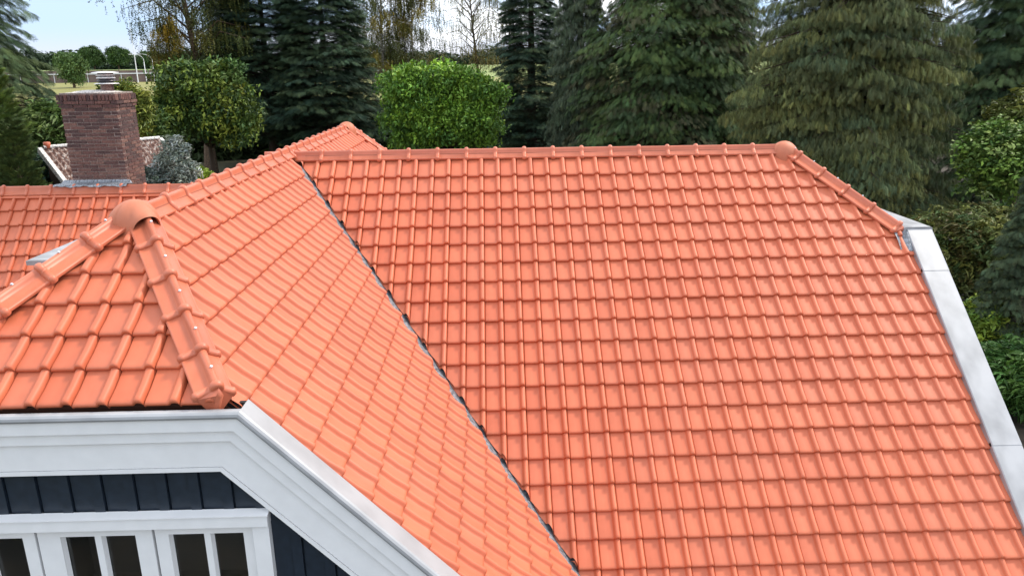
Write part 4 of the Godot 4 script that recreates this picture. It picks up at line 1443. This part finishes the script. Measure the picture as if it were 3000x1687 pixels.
	broadleaf(o, Vector3(0, 4.05, 0), Vector3(0.55, 0.40, 0.4), {"n": 70, "per": 11, "size": 0.16, "clump": 0.22, "cols": [Color(0.11, 0.13, 0.12), Color(0.08, 0.10, 0.085), Color(0.06, 0.085, 0.06)], "mesh": LM.lance, "trunk": 0.04})
	o = thing("lime_shrub", "small bright lime green round shrub on the lawn by the long ridge", "shrub", Vector3(-11.0, G, -24.4))
	broadleaf(o, Vector3(0, 2.3, 0), Vector3(0.62, 0.55, 0.6), {"n": 90, "per": 10, "size": 0.22, "clump": 0.24, "cols": [Color(0.22, 0.27, 0.02), Color(0.16, 0.22, 0.02)], "mesh": LM.small, "trunk": 0.06, "shell": 0.6})
	# dark group in the middle left
	o = thing("cypress", "very dark broad cypress, left of the pair behind the long ridge", "tree", Vector3(-14.3, G, -48.5), "dark cypresses behind the house")
	conifer(o, 17.0, 5.0, {"n": 620, "per": 24, "size": 0.85, "hang": 0.12, "rise": 0.35, "droop": 0.3, "pw": 0.50, "t0": 0.10, "cols": black})
	o = thing("cypress", "very dark broad cypress, right of the pair, above the far ridge end", "tree", Vector3(-9.6, G, -46.5), "dark cypresses behind the house")
	conifer(o, 16.5, 4.7, {"n": 620, "per": 24, "size": 0.85, "hang": 0.12, "rise": 0.35, "droop": 0.3, "pw": 0.52, "t0": 0.10, "cols": black})
	o = thing("cypress", "dark cypress half hidden between the birch and the cypress pair", "tree", Vector3(-18.6, G, -55.0), "dark cypresses behind the house")
	conifer(o, 16.0, 3.6, {"n": 380, "per": 20, "size": 0.9, "hang": 0.12, "rise": 0.3, "droop": 0.3, "pw": 0.55, "t0": 0.12, "cols": black})
	# birches in the gap
	var gold := [Color(0.15, 0.14, 0.028), Color(0.11, 0.115, 0.028), Color(0.20, 0.165, 0.03), Color(0.08, 0.09, 0.026)]
	o = thing("birch", "weeping birch with pale white trunk left in the bright sky gap", "tree", Vector3(-8.3, G, -65.5), "birches behind the house")
	birch(o, 19.0, 4.0, {"n": 58, "per": 52, "size": 1.15, "t0": 0.30, "trunk": 0.24, "lean": Vector3(0.9, 0, 0), "cols": gold})
	o = thing("birch", "second weeping birch of the sky gap, with hanging curtain of leaves", "tree", Vector3(-5.4, G, -66.5), "birches behind the house")
	birch(o, 15.5, 3.4, {"n": 40, "per": 44, "size": 1.1, "t0": 0.32, "trunk": 0.18, "lean": Vector3(0.4, 0, 0), "cols": gold})
	o = thing("birch", "thin-leaved golden birch with forked bare limbs right in the sky gap", "tree", Vector3(0.9, G, -70.5), "birches behind the house")
	birch(o, 17.0, 4.2, {"n": 46, "per": 26, "size": 0.95, "t0": 0.38, "trunk": 0.22, "lean": Vector3(-1.0, 0, 0), "cols": [Color(0.20, 0.165, 0.035), Color(0.15, 0.135, 0.04), Color(0.12, 0.12, 0.04)], "bark": M.darkbark})
	o = thing("birch", "thin golden birch beside the dark cypress, right end of the sky gap", "tree", Vector3(4.2, G, -72.5), "birches behind the house")
	birch(o, 17.5, 3.6, {"n": 40, "per": 26, "size": 0.95, "t0": 0.38, "trunk": 0.2, "cols": [Color(0.20, 0.165, 0.035), Color(0.15, 0.135, 0.04), Color(0.12, 0.12, 0.04)], "bark": M.darkbark})
	# bright green tree in the middle
	var fresh := [Color(0.145, 0.255, 0.031), Color(0.111, 0.212, 0.031), Color(0.187, 0.306, 0.034), Color(0.085, 0.170, 0.034)]
	o = thing("cherry_laurel_tree", "bright fresh green round tree rising behind the middle of the right ridge", "tree", Vector3(-0.6, G, -35.4))
	broadleaf(o, Vector3(0, 4.6, 0), Vector3(4.5, 3.3, 3.6), {"lobes": 18, "n": 640, "per": 14, "size": 0.36, "clump": 0.85, "cols": fresh, "layered": 0.40, "trunk": 0.2, "shell": 0.55, "bark": M.darkbark})
	# conifers right of it
	o = thing("cypress", "near-black narrow cypress between the bright tree and grey-green conifer", "tree", Vector3(5.1, G, -47.5), "dark cypresses behind the house")
	conifer(o, 17.5, 3.0, {"n": 460, "per": 22, "size": 0.75, "hang": 0.15, "rise": 0.3, "droop": 0.3, "pw": 0.40, "t0": 0.06, "cols": black})
	o = thing("weeping_cypress", "grey-green conifer with hanging curtains left of the big green conifer", "tree", Vector3(7.4, G, -36.5))
	conifer(o, 15.5, 2.5, {"n": 420, "per": 24, "size": 0.55, "hang": 0.62, "rise": 0.15, "droop": 0.5, "pw": 0.42, "t0": 0.05, "cols": grey, "mesh": LM.hang})
	o = thing("conifer", "huge dark green conifer filling the sky behind the right ridge", "tree", Vector3(11.9, G, -33.0))
	conifer(o, 18.5, 5.9, {"n": 800, "per": 36, "size": 0.62, "hang": 0.26, "rise": 0.22, "droop": 0.42, "pw": 0.42, "t0": 0.04, "cols": mid})
	o = thing("conifer", "dark conifer in the gap left of the drooping olive conifer", "tree", Vector3(15.8, G, -38.0))
	conifer(o, 17.0, 3.6, {"n": 420, "per": 22, "size": 0.60, "hang": 0.26, "rise": 0.22, "droop": 0.42, "pw": 0.42, "t0": 0.04, "cols": mid})
	o = thing("drooping_conifer", "big olive-brown drooping conifer above the right end cap of the ridge", "tree", Vector3(15.0, G, -17.8))
	conifer(o, 17.0, 4.55, {"n": 760, "per": 46, "size": 0.46, "hang": 0.72, "rise": 0.20, "droop": 0.30, "pw": 0.38, "t0": 0.05, "cols": olive, "mesh": LM.hang})
	o = thing("far_conifer", "green layered conifer with sky gaps in the upper right corner", "tree", Vector3(30.5, G, -33.0))
	conifer(o, 19.0, 5.2, {"n": 260, "per": 26, "size": 0.7, "hang": 0.25, "rise": 0.05, "droop": 0.28, "pw": 0.5, "t0": 0.18, "cols": [Color(0.06, 0.085, 0.025), Color(0.045, 0.07, 0.025)], "bark": M.bark})
	o = thing("far_conifer", "second layered conifer of the upper right corner, farther back", "tree", Vector3(24.8, G, -36.0))
	conifer(o, 16.0, 4.2, {"n": 280, "per": 24, "size": 0.7, "hang": 0.25, "rise": 0.05, "droop": 0.28, "pw": 0.5, "t0": 0.10, "cols": dark})
	o = thing("far_conifer", "third dark conifer at the right edge, behind the elder", "tree", Vector3(27.0, G, -27.0))
	conifer(o, 13.0, 4.0, {"n": 300, "per": 22, "size": 0.7, "hang": 0.3, "rise": 0.1, "droop": 0.3, "pw": 0.45, "t0": 0.03, "cols": dark})
	# shrubs on the right
	o = thing("maple", "sunlit light green broad-leaved maple right of the olive conifer", "shrub", Vector3(18.1, G, -13.6))
	broadleaf(o, Vector3(0, 3.9, 0), Vector3(1.6, 1.6, 1.2), {"lobes": 14, "n": 260, "per": 12, "size": 0.17, "clump": 0.50, "cols": [Color(0.13, 0.21, 0.035), Color(0.10, 0.17, 0.03), Color(0.17, 0.24, 0.06), Color(0.06, 0.11, 0.025)], "mesh": LM.broad2, "layered": 0.5, "trunk": 0.07, "shell": 0.3})
	o = thing("elder", "yellow-green elder with arching twigs at the right edge", "shrub", Vector3(19.6, G, -15.0))
	broadleaf(o, Vector3(0, 4.9, 0), Vector3(1.5, 1.5, 1.2), {"n": 130, "per": 8, "size": 0.30, "clump": 0.5, "cols": [Color(0.14, 0.15, 0.03), Color(0.10, 0.12, 0.03), Color(0.07, 0.09, 0.03)], "mesh": LM.lance, "layered": 0.7, "trunk": 0.06, "shell": 0.2})
	o = thing("bramble_thicket", "brownish tangled thicket below the maple, beside the zinc edge", "shrub", Vector3(15.8, G, -10.6))
	broadleaf(o, Vector3(0, 1.7, 0), Vector3(3.6, 1.5, 2.0), {"lobes": 16, "n": 620, "per": 9, "size": 0.26, "clump": 0.48, "cols": [Color(0.10, 0.115, 0.03), Color(0.075, 0.095, 0.03), Color(0.12, 0.105, 0.035), Color(0.065, 0.10, 0.03), Color(0.14, 0.15, 0.035)], "mesh": LM.lance, "layered": 0.6, "trunk": 0.05, "shell": 0.3, "bark": M.darkbark})
	o = thing("young_spruce", "blue-green young spruce at the right edge above the laurel hedge", "tree", Vector3(14.05, G, -6.5))
	conifer(o, 4.6, 1.25, {"n": 170, "per": 34, "size": 0.24, "hang": 0.30, "rise": 0.12, "droop": 0.28, "pw": 0.7, "cols": [Color(0.050, 0.075, 0.035), Color(0.065, 0.09, 0.045), Color(0.04, 0.06, 0.03)]})
	o = thing("laurel_hedge", "bright yellow-green laurel beside the lower zinc capping, upper right one", "shrub", Vector3(13.6, G, -6.6), "laurels along the right gable")
	broadleaf(o, Vector3(0, 0.85, 0), Vector3(0.95, 0.75, 0.8), {"n": 120, "per": 9, "size": 0.22, "clump": 0.30, "cols": [Color(0.17, 0.22, 0.025), Color(0.11, 0.17, 0.025), Color(0.08, 0.14, 0.025)], "mesh": LM.lance, "trunk": 0.04, "shell": 0.4})
	o = thing("laurel_hedge", "dark glossy green laurel at the lower right edge of the garden", "shrub", Vector3(12.9, G, -4.2), "laurels along the right gable")
	broadleaf(o, Vector3(0, 0.75, 0), Vector3(1.25, 0.8, 1.1), {"n": 170, "per": 9, "size": 0.22, "clump": 0.32, "cols": [Color(0.05, 0.11, 0.022), Color(0.07, 0.14, 0.025), Color(0.035, 0.08, 0.02)], "mesh": LM.lance, "trunk": 0.04, "shell": 0.4})
	for q in [[Vector3(15.0, -2.95, -10.9), 0.35, 0.62, 0.24, "short weathered white plank lying on the thicket right of the zinc corner, upper one"], [Vector3(14.75, -3.22, -9.9), -0.1, 0.78, 0.10, "long thin weathered plank lying on the thicket right of the zinc corner, lower one"]]:
		var pm := BoxMesh.new()
		pm.size = Vector3(q[2], 0.03, q[3])
		var pk := part(self, "plank", pm, M.plank, Transform3D(Basis(Vector3.UP, q[1]) * Basis(Vector3.RIGHT, 0.25), q[0]))
		tag(pk, q[4], "plank", "planks on the thicket")
	# dark understorey that closes the wood's edge
	var cp := Copies.new()
	for i in 9000:
		var x := rng.randf_range(-34.0, 48.0)
		var z := -60.0 + rng.randf_range(-3.0, 3.0) + 0.012 * (x - 6.0) * (x - 6.0) * 0.6
		var s := rng.randf_range(0.5, 1.1)
		cp.add(Basis(Vector3.UP, rng.randf() * TAU).scaled(Vector3(s, s, s)), Vector3(x, G + rng.randf() * rng.randf() * 5.2, z), tint(Color(0.055, 0.080, 0.032), 0.25))
	var us := foliage(self, "undergrowth", LM.broad2, M.leaf, cp)
	tag(us, "dark undergrowth closing the edge of the wood below the tall trees", "undergrowth", "", "stuff")
	# the garden behind the viewer, which the window panes mirror
	for q in [[Vector3(-4.5, G, 11.5), 1.7, 2.6, "green leafy shrub mirrored in the left window sash"], [Vector3(-1.2, G, 12.5), 1.5, 2.2, "green leafy shrub mirrored in the middle window sash"], [Vector3(1.8, G, 11.8), 1.8, 2.4, "green leafy shrub mirrored in the right window sash"], [Vector3(-7.5, G, 13.5), 2.0, 3.2, "tallest leafy shrub of the garden in front of the gable, at its left"]]:
		o = thing("garden_shrub", q[3], "shrub", q[0], "shrubs facing the window")
		broadleaf(o, Vector3(0, q[2] * 0.6, 0), Vector3(q[1], q[2] * 0.7, q[1]), {"n": 120, "per": 9, "size": 0.36, "clump": 0.6, "cols": [Color(0.13, 0.18, 0.03), Color(0.18, 0.21, 0.03), Color(0.09, 0.12, 0.03)], "trunk": 0.08, "shell": 0.3})
